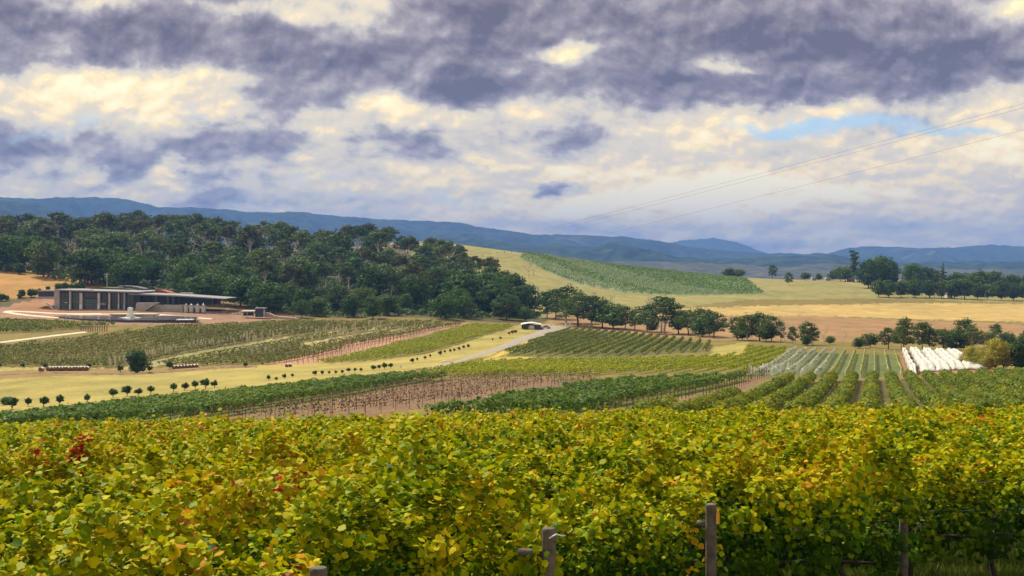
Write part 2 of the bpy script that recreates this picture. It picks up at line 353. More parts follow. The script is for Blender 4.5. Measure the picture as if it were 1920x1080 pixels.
def in_bands(X, Y): return inside(POLY['stake_band'][0], X, Y) | inside(POLY['stake_band_upper'][0], X, Y)
GND = [n for n in POLY]

# ------------------------------------------------------------------ the ground sheet
def build_ground():
    ys = np.concatenate([np.linspace(-60, 3.5, 8), np.exp(np.linspace(math.log(4), math.log(1400), 470)), np.exp(np.linspace(math.log(1430), math.log(16000), 40))])
    us = np.concatenate([[-3, -1.5, -.9], np.linspace(-.55, .55, 520), [.9, 1.5, 3]])
    U, Yg = np.meshgrid(us, ys); S = np.maximum(Yg, 20.0); Xg = U*S
    Z = ground(Xg, Yg)
    ny, nx = Yg.shape
    X, Y = Xg.ravel(), Yg.ravel()
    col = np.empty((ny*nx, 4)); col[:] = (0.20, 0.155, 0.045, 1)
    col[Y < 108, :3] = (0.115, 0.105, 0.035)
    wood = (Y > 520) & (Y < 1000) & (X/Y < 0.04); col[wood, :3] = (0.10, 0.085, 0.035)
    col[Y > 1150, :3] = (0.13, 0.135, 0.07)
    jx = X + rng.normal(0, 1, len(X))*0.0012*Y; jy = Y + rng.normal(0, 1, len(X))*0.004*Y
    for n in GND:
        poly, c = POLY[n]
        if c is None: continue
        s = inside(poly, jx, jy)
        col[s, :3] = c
    V = np.stack([X, Y, Z.ravel()], 1)
    i = np.arange(ny-1)[:, None]*nx + np.arange(nx-1)[None, :]
    q = np.stack([i, i+1, i+nx+1, i+nx], -1).reshape(-1, 4)
    m_, k, out = mat('ground_cover')
    at = k.node('ShaderNodeAttribute', attribute_name='cover'); geo = k.node('ShaderNodeNewGeometry'); pos = geo.outputs['Position']
    big = k.noise(pos, 0.012, 5, 0.6); mid = k.noise(k.v('MULTIPLY', pos, (1, .45, 1)), 0.13, 6, 0.65); fine = k.noise(pos, 1.3, 5, 0.7)
    f = k.m('ADD', k.m('MULTIPLY', big, 0.5), k.m('ADD', k.m('MULTIPLY', mid, 0.8), k.m('MULTIPLY', fine, 0.7)))
    c = k.mix(1.0, at.outputs['Color'], k.ramp(k.rng(f, 0.65, 1.35), [(0, (.42, .48, .44)), (.45, (.92, .95, .92)), (1, (1.5, 1.36, 1.3))]), 'MULTIPLY')
    c = k.mix(k.m('MULTIPLY', k.rng(k.noise(pos, 0.045, 6, .7), .5, .68), .45), c, (0.17, 0.165, 0.045))
    b = k.node('ShaderNodeBsdfPrincipled'); k.l.new(c, b.inputs['Base Color']); b.inputs['Roughness'].default_value = 0.95; b.inputs['Specular IOR Level'].default_value = 0.1
    bp = k.node('ShaderNodeBump'); bp.inputs['Strength'].default_value = 0.6; bp.inputs['Distance'].default_value = 0.4
    k.l.new(f, bp.inputs['Height']); k.l.new(bp.outputs[0], b.inputs['Normal']); k.l.new(b.outputs[0], out.inputs[0])
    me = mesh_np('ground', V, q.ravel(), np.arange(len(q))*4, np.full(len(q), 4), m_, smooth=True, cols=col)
    tag(link('ground', me), kind='structure')
build_ground()

def strip(name, pts, widths, m_, lift=0.12, dmin=100, thick=0.0, sub=10, dmax=1100):
    """a ribbon laid over the ground along photo points"""
    W = [P(p[0], p[1], dmin, dmax) for p in pts]
    C = []; Wd = []
    for i in range(len(W)-1):
        for t in range(sub):
            f = t/sub; C.append((W[i][0]*(1-f)+W[i+1][0]*f, W[i][1]*(1-f)+W[i+1][1]*f)); Wd.append(widths[i]*(1-f)+widths[i+1]*f)
    C.append(W[-1]); Wd.append(widths[-1]); C = np.array(C); C[1:-1] = (C[:-2]+C[1:-1]*2+C[2:])/4
    T = np.gradient(C, axis=0); T /= np.linalg.norm(T, axis=1)[:, None]; N = np.stack([-T[:, 1], T[:, 0]], 1)
    V = []; na = 5
    for j in range(na):
        f = (j/(na-1)-.5)
        xy = C + N*(np.array(Wd)[:, None]*f)
        V.append(np.column_stack([xy, ground(xy[:, 0], xy[:, 1]) + lift + (0 if 0 < j < na-1 else -lift*1.5)]))
    V = np.array(V); n = len(C); V = V.reshape(-1, 3)
    q = [(j*n+i, j*n+i+1, (j+1)*n+i+1, (j+1)*n+i) for j in range(na-1) for i in range(n-1)]
    q = np.array(q)
    me = mesh_np(name, V, q.ravel(), np.arange(len(q))*4, np.full(len(q), 4), m_, smooth=True)
    return tag(link(name, me), kind='structure')
M_gravel = solid('gravel', (0.33, 0.285, 0.22), 0.95, 0.3, 1.2)
M_pale = solid('pale_gravel', (0.66, 0.58, 0.42), 0.95, 0.2, 1.0)
strip('gravel_road', [(1056, 612), (1030, 619), (985, 635), (930, 655), (880, 672), (835, 684), (790, 692)], [9, 8, 6.5, 5.2, 4.5, 4, 3.6], M_gravel, .15, 215)
strip('gravel_apron', [(1010, 614), (1056, 613)], [16, 16], solid('apron', (0.37, 0.32, 0.30), .95, .2), .08, 300)
strip('farm_track', [(-40, 648), (0, 643), (60, 635), (110, 628), (160, 622)], [3.2]*5, M_pale, .12, 380)
strip('pond_path', [(190, 598), (100, 595), (40, 590), (12, 585.6), (18, 583.5), (60, 585), (120, 588), (190, 588.5)], [3.4, 4, 4, 4, 4, 4, 4, 4], M_pale, .14, 435)
strip('shore_path', [(128, 588.6), (160, 589), (200, 589.6), (270, 588.8), (330, 592.5), (400, 598)], [4, 7, 4.5, 3.2, 8, 3], M_pale, .16, 435)

# ------------------------------------------------------------------ pond
m_, k, out = mat('pond_water')
b = k.node('ShaderNodeBsdfPrincipled'); b.inputs['Base Color'].default_value = (0.045, 0.05, 0.085, 1); b.inputs['Roughness'].default_value = 0.12
geo = k.node('ShaderNodeNewGeometry'); bp = k.node('ShaderNodeBump'); bp.inputs['Strength'].default_value = 0.25; bp.inputs['Distance'].default_value = .1
k.l.new(k.noise(geo.outputs['Position'], 1.5, 5, .6), bp.inputs['Height']); k.l.new(bp.outputs[0], b.inputs['Normal']); k.l.new(b.outputs[0], out.inputs[0]); M_water = m_
def pond():
    zw = gz(*P(230, 598, 430)) + 0.35
    pts = [(100, 592), (130, 590.5), (190, 590.2), (280, 591), (330, 594), (372, 600), (368, 605), (300, 606), (230, 605), (150, 600), (110, 596)]
    w = wpoly(pts, 430, 5); n = len(w)
    V = [(x, y, zw) for x, y in w] + [(x*1.0, y, zw-2.5) for x, y in w]
    mb = MB(); mb.v = V; mb.f = [tuple(reversed(range(n)))] + [(i, (i+1) % n, n+(i+1) % n, n+i) for i in range(n)]; mb.m = [0]*(n+1)
    if np.sum(w[:, 0]*np.roll(w[:, 1], -1)-np.roll(w[:, 0], -1)*w[:, 1]) > 0: mb.f[0] = tuple(range(n))
    tag(link('pond_water', mb.mesh('pond_water', M_water)), kind='structure')
    return zw
ZW = pond()
# ------------------------------------------------------------------ mountains
def mountain_mat(name, c1, c2, c3):
    m_, k, out = mat(name); geo = k.node('ShaderNodeNewGeometry'); pos = geo.outputs['Position']
    n = k.noise(pos, 0.0016, 6, .6); n2 = k.noise(pos, 0.012, 5, .7)
    c = k.mix(k.rng(n2, .38, .62), c1, c2); c = k.mix(k.m('MULTIPLY', k.rng(n, .60, .68), .7), c, c3)
    b = k.node('ShaderNodeBsdfPrincipled'); k.l.new(c, b.inputs['Base Color']); b.inputs['Roughness'].default_value = 1; b.inputs['Specular IOR Level'].default_value = 0
    k.l.new(b.outputs[0], out.inputs[0]); return m_
M_mtn = mountain_mat('forested_mountain', (.010, .022, .014), (.050, .080, .045), (.14, .15, .09))
def fbm(x, y, seed, octs=6):
    r = np.random.default_rng(seed); s = 0; a = 1; f = 1
    for o in range(octs):
        for j in range(3):
            th = r.uniform(0, 6.28); ph = r.uniform(0, 6.28); s = s + a/3*np.sin(f*(np.cos(th)*x+np.sin(th)*y)*2*np.pi+ph+1.3*np.sin(f*.6*(np.sin(th)*x-np.cos(th)*y)*6.28+ph))
        a *= .52; f *= 2.03
    return s
def mountain(name, ridge, d, depth, spur, seed, base=-52, pmat=M_mtn):
    """a range: crest follows the skyline, slopes with spurs come down towards the valley"""
    rx = np.array([r[0] for r in ridge], float); ry = np.array([r[1] for r in ridge], float)
    nx, ny = 420, 70
    px = np.linspace(rx[0], rx[-1], nx); cr = np.interp(px, rx, ry); ker = np.array([1, 2, 3, 2, 1])/9; cr = np.convolve(np.pad(cr, 2, 'edge'), ker, 'valid')
    hx = (px-960)/F*d; hz = (HZ-cr)/F*d
    t = np.linspace(-1.0, .6, ny)
    T, HX = np.meshgrid(t, hx, indexing='ij'); HZZ = np.broadcast_to(hz, T.shape)
    Y = d + T*depth; X = HX
    prof = np.where(T < 0, np.clip(1+T, 0, 1)**1.25, np.clip(1-T/.6, 0, 1))
    n = fbm(X/2600, Y/2600, seed); rid = 1-np.abs(fbm(X/1500+9, Y/3600, seed+1, 5))
    env = np.sin(np.pi*np.clip(-T, 0, 1))*(T < 0)
    Z = base + (HZZ-base)*prof + env*(HZZ-base)*(spur*(rid-.6)+.10*n)
    Z += fbm(X/260, Y/260, seed+5, 3)*5*(np.abs(T) < .9) + fbm(X/60, Y/60, seed+6, 2)*3.0*(np.abs(T) < .9)
    X = X*(Y/d)**0.3
    V = np.stack([X, Y, Z], -1).reshape(-1, 3)
    i = np.arange(ny-1)[:, None]*nx + np.arange(nx-1)[None, :]
    q = np.stack([i, i+1, i+nx+1, i+nx], -1).reshape(-1, 4)
    me = mesh_np(name, V, q.ravel(), np.arange(len(q))*4, np.full(len(q), 4), pmat, smooth=True)
    tag(link(name, me), kind='structure')
mountain('mountain_range', [(-500, 368), (-200, 362), (0, 368), (60, 373), (150, 370), (210, 370), (270, 380), (300, 388), (400, 390), (480, 398), (560, 397), (640, 405), (700, 410), (760, 413), (860, 416), (900, 425), (960, 433), (1000, 440), (1060, 440), (1160, 443), (1220, 450), (1290, 462), (1360, 470), (1450, 475), (1540, 475), (1600, 482), (1800, 503), (2000, 520)], 8600, 2600, .62, 3)
mountain('distant_peak', [(1100, 510), (1200, 470), (1240, 460), (1280, 450), (1340, 446), (1375, 452), (1430, 472), (1500, 500), (1560, 515)], 13500, 2200, .15, 11)
mountain('mountain_range', [(1440, 515), (1500, 495), (1545, 478), (1590, 464), (1640, 461), (1720, 465), (1780, 464), (1850, 459), (1920, 462), (2100, 455), (2500, 470)], 10200, 2600, .5, 21)
mountain('foothills', [(-400, 372), (0, 374), (50, 380), (110, 396), (300, 430), (700, 450), (790, 450), (830, 446), (880, 444), (950, 455), (1010, 462), (1040, 458), (1100, 464), (1150, 453), (1190, 460), (1240, 478), (1310, 487), (1400, 484), (1500, 480), (1560, 478), (1640, 492), (1720, 492), (1920, 490), (2400, 488)], 5900, 1800, .65, 31)
mountain('foothills', [(700, 505), (1000, 495), (1120, 492), (1200, 489), (1290, 492), (1380, 498), (1460, 500), (1560, 496), (1640, 502), (1900, 506), (2300, 505)], 4300, 1100, .3, 41, pmat=mountain_mat('valley_farmland', (.055, .070, .045), (.13, .12, .08), (.02, .04, .025)))

# ------------------------------------------------------------------ leaves
LEAF9 = np.array([(0, -.36), (.28, -.46), (.50, -.14), (.41, .06), (.42, .34), (.20, .36), (0, .54), (-.20, .36), (-.42, .34), (-.41, .06), (-.50, -.14), (-.28, -.46)])
def leaves(C, N, size, kind, r):
    """C centres, N normals (k,3), size (k,) -> verts, loops, starts, totals"""
    n = len(C); N = N/np.maximum(np.linalg.norm(N, axis=1), 1e-6)[:, None]
    a = r.normal(size=(n, 3)); a -= N*np.sum(a*N, 1)[:, None]; a /= np.linalg.norm(a, axis=1)[:, None]; b = np.cross(N, a)
    if kind == 'lobed':
        L = LEAF9; m = len(L)
        cup = r.uniform(-.12, .30, n)
        ring = C[:, None, :] + size[:, None, None]*(L[None, :, 0, None]*a[:, None, :] + L[None, :, 1, None]*b[:, None, :] - (cup[:, None]*(np.abs(L[None, :, 0])*1.6))[:, :, None]*N[:, None, :])
        V = np.concatenate([C[:, None, :], ring], 1)             # n, m+1
        k = np.arange(m); tri = np.stack([np.zeros(m, int), 1+k, 1+(k+1) % m], 1).ravel()
        loops = (np.arange(n)[:, None]*(m+1) + tri[None]).ravel(); nf = n*m
        return V.reshape(-1, 3), loops, np.arange(nf)*3, np.full(nf, 3), m
    if kind == 'hex':
        L = np.array([(0, -.45), (.45, -.2), (.38, .3), (0, .5), (-.38, .3), (-.45, -.2)])
        V = C[:, None, :] + size[:, None, None]*(L[None, :, 0, None]*a[:, None, :] + L[None, :, 1, None]*b[:, None, :] - (r.uniform(-.1, .4, n)[:, None]*np.abs(L[None, :, 0]))[:, :, None]*N[:, None, :])
        lp = np.array([0, 1, 2, 3, 0, 3, 4, 5]); loops = (np.arange(n)[:, None]*6 + lp[None]).ravel(); nf = 2*n
        return V.reshape(-1, 3), loops, np.arange(nf)*4, np.full(nf, 4), 2
    L = np.array([(-.5, -.35), (.4, -.5), (.5, .4), (-.35, .5)])*r.uniform(.7, 1.15, (n, 4, 1))
    V = C[:, None, :] + size[:, None, None]*(L[:, :, 0, None]*a[:, None, :] + L[:, :, 1, None]*b[:, None, :])
    return V.reshape(-1, 3), np.arange(4*n), np.arange(n)*4, np.full(n, 4), 1
def vine_points(p0, p1, per_m, size, h, w, r, hmin=.55, top=None, gap=0.0, wav=.22, clump=0.0):
    """leaf centres in the shell of a trellised canopy that follows the ground"""
    p0 = np.array(p0); p1 = np.array(p1); L = np.linalg.norm(p1-p0); n = max(8, int(L*per_m)); dr = (p1-p0)/max(L, .01); nr = np.array([-dr[1], dr[0]])
    t = r.uniform(0, L, n)
    ph = r.uniform(0, 6.28, 6)
    wob = np.sin(t*1.1+ph[0])+.8*np.sin(t*2.3+ph[1])+.6*np.sin(t*4.9+ph[2])+.4*np.sin(t*.37+ph[3])
    top_h = h*(1 + wav*.30*wob); ww = w*(1+.22*np.sin(t*1.7+ph[4])+.18*np.sin(t*3.7+ph[5]))
    ang = r.uniform(-.15*np.pi, 1.15*np.pi, n)                 # round the section: side, top, side
    rad = 1-np.abs(r.normal(0, .16, n)); rad += (r.random(n) < .05)*r.uniform(0, .35, n)
    cz = (top_h+hmin)/2; hz_ = (top_h-hmin)/2
    off = np.cos(ang)*ww*.5*rad; sq = np.sign(np.sin(ang))*np.abs(np.sin(ang))**.7
    z = cz + sq*hz_*rad
    if gap:
        keep = (np.sin(t*.9+ph[2])+np.sin(t*2.1+ph[3])+r.normal(0, .5, n)) > -2+gap*2; t, off, z, ang = t[keep], off[keep], z[keep], ang[keep]
    if clump:    # shoots bunch together and leave dark hollows between them
        g = np.sin(t*5.3+ph[1]+2.2*np.sin(ang*3+t*.8))+.9*np.sin(t*9.7+ph[0]-1.7*np.sin(ang*4))+.7*np.sin(t*2.1+ang*2.5+ph[5])
        off = off*(1+.10*g*clump); z = z+np.where(np.sin(ang) > 0, .13, .03)*g*clump
        keep = r.random(len(t)) < np.clip(.66+.50*g, .05, 1); t, off, z, ang = t[keep], off[keep], z[keep], ang[keep]
    n = len(t)
    xy = p0[None]+t[:, None]*dr[None]+off[:, None]*nr[None]
    C = np.column_stack([xy, ground(xy[:, 0], xy[:, 1])+z])
    N = np.column_stack([nr[None]*np.cos(ang)[:, None], np.sin(ang)+.45]) + r.normal(0, .55, (n, 3))
    if clump: N = N+r.normal(0, .35, (n, 3))
    S = size*r.uniform(.65, 1.25, n)
    return C, N, S, t, dr, nr
RNGV = np.random.default_rng(11)

# palettes
G_ = lambda *s: [(p, c) for p, c in s]
M_front = leafmat('autumn_vine_leaf', G_((0, (.014, .045, .003)), (.16, (.036, .082, .004)), (.32, (.112, .178, .003)), (.46, (.220, .262, .002)), (.64, (.345, .335, .003)), (.82, (.49, .36, .006)), (.90, (.46, .20, .02)), (.97, (.24, .075, .025)), (1, (.36, .02, .016))), .26, .22, .50, .85, .5, spec=.04, gain=1.26)  # deepest greens: lower leaf colour plus painted shade of the row fronts
M_kvine = leafmat('vine_leaf_green_gold', G_((0, (.040, .075, .012)), (.4, (.10, .135, .014)), (.75, (.19, .195, .014)), (1, (.30, .23, .02))), .3, .22, .06, .6, gain=1.45)
M_yvine = leafmat('vine_leaf_yellow', G_((0, (.085, .125, .010)), (.4, (.18, .215, .012)), (.8, (.32, .31, .014)), (1, (.40, .30, .03))), .3, .15, .03, .6, gain=1.45)
M_gvine = leafmat('vine_leaf_green', G_((0, (.032, .070, .020)), (.45, (.075, .130, .024)), (.85, (.14, .175, .022)), (1, (.22, .21, .03))), .3, .18, .04, .6, gain=1.5)
M_bvine = leafmat('vine_leaf_olive', G_((0, (.040, .062, .014)), (.5, (.105, .125, .02)), (.85, (.17, .165, .028)), (1, (.30, .17, .035))), .3, .2, .05, .6, gain=1.5)
M_ovine = leafmat('vine_leaf_dull', G_((0, (.060, .075, .018)), (.5, (.125, .135, .03)), (.9, (.20, .18, .045)), (1, (.27, .18, .05))), .3, .2, .03, .6, gain=1.35)
M_pvine = leafmat('vine_leaf_pale', G_((0, (.11, .15, .03)), (.5, (.23, .26, .04)), (.9, (.36, .34, .04)), (1, (.36, .34, .10))), .3, .2, .05, .6, gain=1.3)
M_hillv = leafmat('vine_leaf_grey_green', G_((0, (.13, .19, .08)), (.5, (.21, .275, .13)), (1, (.33, .38, .24))), .3, .15, .03, .6)
M_netrow = leafmat('netted_vine_leaf', G_((0, (.10, .16, .05)), (.42, (.22, .27, .09)), (.55, (.66, .66, .58)), (1, (.85, .84, .78))), .2, .1, .05, .7)
M_bark = solid('vine_bark', (.060, .045, .034), .95, .5, 12, bump=.5)
M_postw = solid('weathered_post', (.135, .115, .095), .9, .45, 9, bump=.5)
M_stake = solid('pale_stake', (.66, .57, .40), .9, .2, 3)
M_dpost = solid('dark_post', (.13, .085, .06), .9, .3, 3)
M_white = solid('white_paint', (.78, .77, .74), .6, .06, 4)

# ------------------------------------------------------------------ foreground vineyard (seen close)
dirL = np.array([-.99, -.12]); dirL /= np.linalg.norm(dirL)
ENDS = [(-1.18, 7.5), (.28, 9.5), (1.91, 11.8), (4.57, 14.3), (7.2, 16.8)]
perp = np.array([dirL[1], -dirL[0]]); perp *= np.sign(perp[1])
def front_rows():
    r = RNGV; rows = []
    for e in ENDS: rows.append(e)
    step = (np.array(ENDS[4])-np.array(ENDS[0]))/4
    k = 1
    while True:
        p = np.array(ENDS[4])+step*k
        if p[1] > 75: break
        rows.append(tuple(p)); k += 1
    for i, e in enumerate(rows):
        e = np.array(e); d = e[1]
        # crossing with the frame edges, plus a margin
        left = None
        tmax = 0
        for t in np.arange(0, 260, .5):
            p = e+dirL*t
            if p[1] < 4 or p[0] < -(p[1]*.417+3.0): break
            tmax = t
        right0 = 0.0
        for t in np.arange(0, 200, .5):
            p = e+dirL*t
            if p[0] > p[1]*.417+3.0: right0 = t
        p0 = e+dirL*max(right0, -.35 if i < 5 else 0); p1 = e+dirL*max(tmax, right0+2)
        # nearest distance of the visible stretch decides the leaf detail
        L = np.linalg.norm(p1-p0)
        if L < 3: continue
        dm = (p0[1]+p1[1])/2
        if dm < 12: per, sz, kd = 4600, .062, 'lobed'
        elif dm < 20: per, sz, kd = 2900, .074, 'lobed'
        elif dm < 36: per, sz, kd = 1250, .095, 'hex'
        elif dm < 52: per, sz, kd = 600, .13, 'quad'
        else: per, sz, kd = 420, .16, 'quad'
        hh = 1.92 if i != 3 else 2.0
        C, N, S, t, dr, nr = vine_points(p0, p1, per, sz, hh, 1.05, r, hmin=(.22 if i < 3 else .30) if dm < 20 else .7, wav=.27, clump=1.0)
        # long shoots that stick up out of the canopy
        ns = int(L*1.1); ts = r.uniform(0, L, ns); m = 14 if kd == 'lobed' else 6
        hs = r.uniform(.08, .28, ns); lean = r.normal(0, .45, (ns, 2))
        f = np.linspace(0, 1, m)
        xy = p0[None, None]+ts[:, None, None]*dr + (r.normal(0, .28, ns)[:, None, None])*nr + lean[:, None, :]*hs[:, None, None]*f[None, :, None]*1.3
        zz = hh*.93+hs[:, None]*f[None]
        xy = xy.reshape(-1, 2)+r.normal(0, .04, (ns*m, 2)); zz = zz.ravel()+r.normal(0, .03, ns*m)
        Cs = np.column_stack([xy, ground(xy[:, 0], xy[:, 1])+zz])
        C = np.concatenate([C, Cs]); N = np.concatenate([N, np.column_stack([r.normal(0, .6, (len(Cs), 2)), r.uniform(.2, 1.2, len(Cs))])]); S = np.concatenate([S, sz*r.uniform(.5, .95, len(Cs))])
        zr = C[:, 2]-ground(C[:, 0], C[:, 1]); tint = np.clip(r.beta(2.1, 2.4, len(C))*.86 + np.clip(zr-1.60, -1.2, .2)*.85, 0, .9)  # greener low leaves, with the shade of the row fronts put into tint too
        # vines that turned rust or red
        for cx, cy, rr, val in RED:
            dd = np.hypot(C[:, 0]-cx, C[:, 1]-cy); s = dd < rr*r.uniform(.4, 1.2, len(C)); hit = s & (r.random(len(C)) < .62); tint[hit] = val-.02+r.normal(0, .05, hit.sum())
        V, lo, st, to, per_leaf = leaves(C, N, S, kd, r)
        root = empty('vine_row', (float(p0[0]), float(p0[1]), 0), FRONT_LABEL(i, len(rows)), 'vine row', 'vine rows in the yellow-green vineyard at the front')
        V = V - np.array([p0[0], p0[1], 0])
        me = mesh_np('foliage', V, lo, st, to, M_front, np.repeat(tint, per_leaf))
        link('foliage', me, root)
        # woody trunks and cordon
        if dm < 40:
            tr = MB(); nv = int(L/1.4)
            for j in range(nv):
                q = p0+dr*(j*1.4+.6+r.normal(0, .1)); z0 = gz(*q)
                x, y = q-p0
                pts = [(x, y, z0-.1), (x+r.normal(0, .03), y+r.normal(0, .03), z0+.3), (x+r.normal(0, .05), y+r.normal(0, .05), z0+.62), (x+r.normal(0, .05), y, z0+.9)]
                m1 = MB().tube(pts, [.055, .042, .04, .03], 6)
                link('trunk', m1.mesh('trunk', M_bark, True), root) if dm < 22 else tr.tube(pts, [.055, .042, .04, .03], 5)
            if dm >= 22 and tr.v: link('trunks', tr.mesh('trunks', M_bark, True), root)['kind'] = 'stuff'
            cd = MB(); pts = []
            for s in np.arange(0, L, .5):
                q = p0+dr*s; pts.append((q[0]-p0[0]+r.normal(0, .02), q[1]-p0[1]+r.normal(0, .02), gz(*q)+.9+r.normal(0, .02)))
            cd.tube(pts, .022, 5); link('cordon', cd.mesh('cordon', M_bark, True), root)
            wi = MB()
            for hh_ in (1.25, 1.62): wi.tube([(q[0], q[1], q[2]+hh_-.9) for q in pts], .004, 4)
            if i in (3, 4): link('wire', wi.mesh('wire', solid('wire_steel', (.3, .3, .3), .4, .1, 3, .8)), root)
        # end assembly: the thick end post, its stay and the loose wire ends
        if i < 4:
            z0 = gz(*e); x, y = e-p0
            e2 = (e[0]+.06, e[1]-.62)      # the post stands clear of the leaves
            ph = [1.84, 1.82, 1.80, 1.80][i]
            zt = HZ; py_t = [1064, 990, 945, 916][i]
            dd_ = e[1]-[.6, .66, .72, .12][i]; zt = -(py_t-HZ)/F*dd_
            xx = ([597, 1029, 1333, 1694][i]-960)/F*dd_; yy_ = dd_
            z0 = gz(xx, yy_); x, y = xx-p0[0], yy_-p0[1]
            pb = MB().lathe(x, y, [(.054, z0-.3), (.050, zt-.012), (.045, zt), (.02, zt+.004)], 12)
            link('post', pb.mesh('post', M_postw), root)
            if i in (1, 2):
                sb = MB().tube([(x-.05, y+.03, zt-.19), (x-[0, .22, .12][i], y+.05, zt-.185)], .030, 8)
                link('stay', sb.mesh('stay', M_postw, True), root)
                wl = MB().tube([(x+.0, y-.066, zt-.06), (x+.05, y-.07, zt-.03), (x+.09, y-.05, zt-.045), (x+.115, y-.02, zt-.05)], .006, 5)
                if i == 1: link('tie', wl.mesh('tie', M_white), root)
                else: link('tag', MB().box(x+.038, x+.068, y-.058, y-.048, zt-.17, zt-.07).lathe(x+.053, y-.053, [(.012, zt-.07), (.012, zt-.045), (.005, zt-.04)], 8).mesh('tag', solid('yellow_tag', (.75, .42, .03), .5, .1, 5)), root)
def W(px, py_top, dmin):
    # canopy-top pixel -> world position of the vine below it
    d = 2300.0/(py_top-HZ-.11*F) if py_top > 770 else 60
    return ((px-960)/F*d, d)
RED = []
for px, py, rr, val in [(115, 887, .42, 1.3), (88, 870, .3, .95), (42, 912, .25, 1.25), (55, 895, .2, .9), (272, 869, .25, .9), (345, 877, .2, .93), (735, 865, .4, .9), (1000, 850, .4, .93), (620, 857, .3, .88), (300, 938, .15, .86),
                        (262, 1012, .12, .82), (612, 982, .3, .80), (580, 962, .2, .9), (800, 1052, .2, .88), (850, 1040, .2, .92), (830, 1005, .25, .8),
                        (1140, 855, .4, .85), (1540, 860, .3, .85), (1610, 875, .35, .92), (1430, 940, .2, .9), (1310, 955, .2, .92), (700, 1000, .25, .78), (880, 940, .4, .84), (180, 870, .3, .85), (480, 855, .4, .85), (1200, 830, .6, .87), (1380, 830, .7, .85), (760, 815, .8, .86), (400, 830, .7, .85), (560, 890, .3, .85)]:
    x, d = W(px, py, 4); RED.append((x, d, rr, val))
def FRONT_LABEL(i, n):
    s = ['first leafy vine row, at the very bottom, with the lowest round post', 'second leafy vine row with the thick round post and loose wire end', 'vine row with the post that carries a yellow tag', 'vine row with dark trunks and grass under it, behind the tagged post']
    if i < 4: return s[i]
    return 'autumn vine row, %s of the front vineyard counted from the camera' % ordn(i+1)
front_rows()

# ------------------------------------------------------------------ vine rows of the far blocks
POSTS = {}
def rows_in(block, pa, pb, spacing, m_, size, per_m, h, w, label, group, dmin=100, smax=None, skip=None, hmin=.4, gap=0.0, minlen=9, from_label=None, off0=0, post=None, dmax=1100):
    poly = POLY[block][0]
    a = np.array(P(*pa, dmin, dmax)); b = np.array(P(*pb, dmin, dmax)); dr = (b-a)/np.linalg.norm(b-a); nr = np.array([-dr[1], dr[0]])
    c = poly-a; s = c@dr; n = c@nr; r = RNGV; k = 0; made = []
    offs = np.arange(math.floor(n.min()/spacing)*spacing+off0, n.max(), spacing)
    if nr[0] < 0: offs = offs[::-1]
    for o in offs:
        t = np.arange(s.min(), s.max(), 1.0); pt = a[None]+t[:, None]*dr+o*nr
        ins = inside(poly, pt[:, 0], pt[:, 1])
        if skip is not None: ins &= ~skip(pt[:, 0], pt[:, 1])
        ed = np.diff(np.concatenate([[0], ins.astype(int), [0]])); st = np.nonzero(ed == 1)[0]; en = np.nonzero(ed == -1)[0]
        for i0, i1 in zip(st, en):
            p0, p1 = pt[i0], pt[i1-1]
            if i1-i0 < minlen: continue
            u0, u1 = p0[0]/p0[1], p1[0]/p1[1]
            if min(u0, u1) > .46 or max(u0, u1) < -.46: continue
            mm = m_[min(k, len(m_)-1)] if isinstance(m_, list) else m_
            C, N, S, tt, d_, n_ = vine_points(p0, p1, per_m, size, h, w, r, hmin, gap=gap)
            V, lo, s_, to, pl = leaves(C, N, S, 'quad', r)
            tint = np.repeat(np.clip(r.normal(.5, .2, len(C)), 0, 1), pl)
            V = V - np.array([p0[0], p0[1], 0]); k += 1
            if post:
                ob = empty('vine_row', (p0[0], p0[1], 0), label % ordn(k), 'vine row', group)
                link('foliage', mesh_np('foliage', V, lo, s_, to, mm, tint), ob)
                pm, sp, ph, pw = post
                pme = POSTS.setdefault((pm.name, pw, ph), None) or MB().box(-pw, pw, -pw, pw, -.1, ph).mesh('post', pm); POSTS[(pm.name, pw, ph)] = pme
                for q in np.arange(0, np.linalg.norm(p1-p0), max(sp, np.linalg.norm(p1-p0)/95)):
                    x, y = p0+d_*q; po = link('post', pme, ob, (x-p0[0], y-p0[1], gz(x, y))); po.scale = (1, 1, r.uniform(.85, 1.1))
            else:
                ob = link('vine_row', mesh_np('vine_row', V, lo, s_, to, mm, tint), None, (p0[0], p0[1], 0))
                tag(ob, label % ordn(k), 'vine row', group)
    return made
rows_in('block_k', (1640, 765), (1640, 702), 2.9, M_kvine, .24, 100, 1.45, 1.45, 'vine row with bare soil beside it, %s from the left in the right-hand block', 'vine rows running away in the block below the white nets', hmin=.25, off0=.4)
rows_in('block_l', (1640, 700), (1640, 662), 2.3, [M_netrow]*5+[M_pvine], .26, 22, 1.15, .42, 'pale netted vine row, %s from the left beside the white nets', 'pale netted vine rows left of the white nets', 200, gap=.35, minlen=5, post=(M_white, 1.6, 1.35, .055))
rows_in('block_b', (993, 657), (1124, 616), 3.1, M_bvine, .34, 18, 1.45, .75, 'olive vine row, %s from the left in the block right of the gravel road', 'vine rows in the olive block right of the gravel road', 240, hmin=.3)
rows_in('block_c', (1253, 692), (1365, 662), 3.1, M_yvine, .28, 26, 1.3, .62, 'sunlit yellow vine row, %s from the left in the long yellow block', 'vine rows in the long yellow block across the middle', 190, hmin=.3)
rows_in('block_d', (300, 768), (600, 722), 3.0, M_gvine, .28, 60, 1.5, 1.15, 'green vine row, %s counted across the green band below the meadow', 'vine rows in the green band below the meadow', hmin=.3, minlen=12)
rows_in('block_g', (1000, 764), (1350, 708), 3.0, M_gvine, .28, 60, 1.5, 1.15, 'green vine row, %s counted across the block right of the red soil', 'green vine rows right of the red soil', hmin=.3, minlen=12)
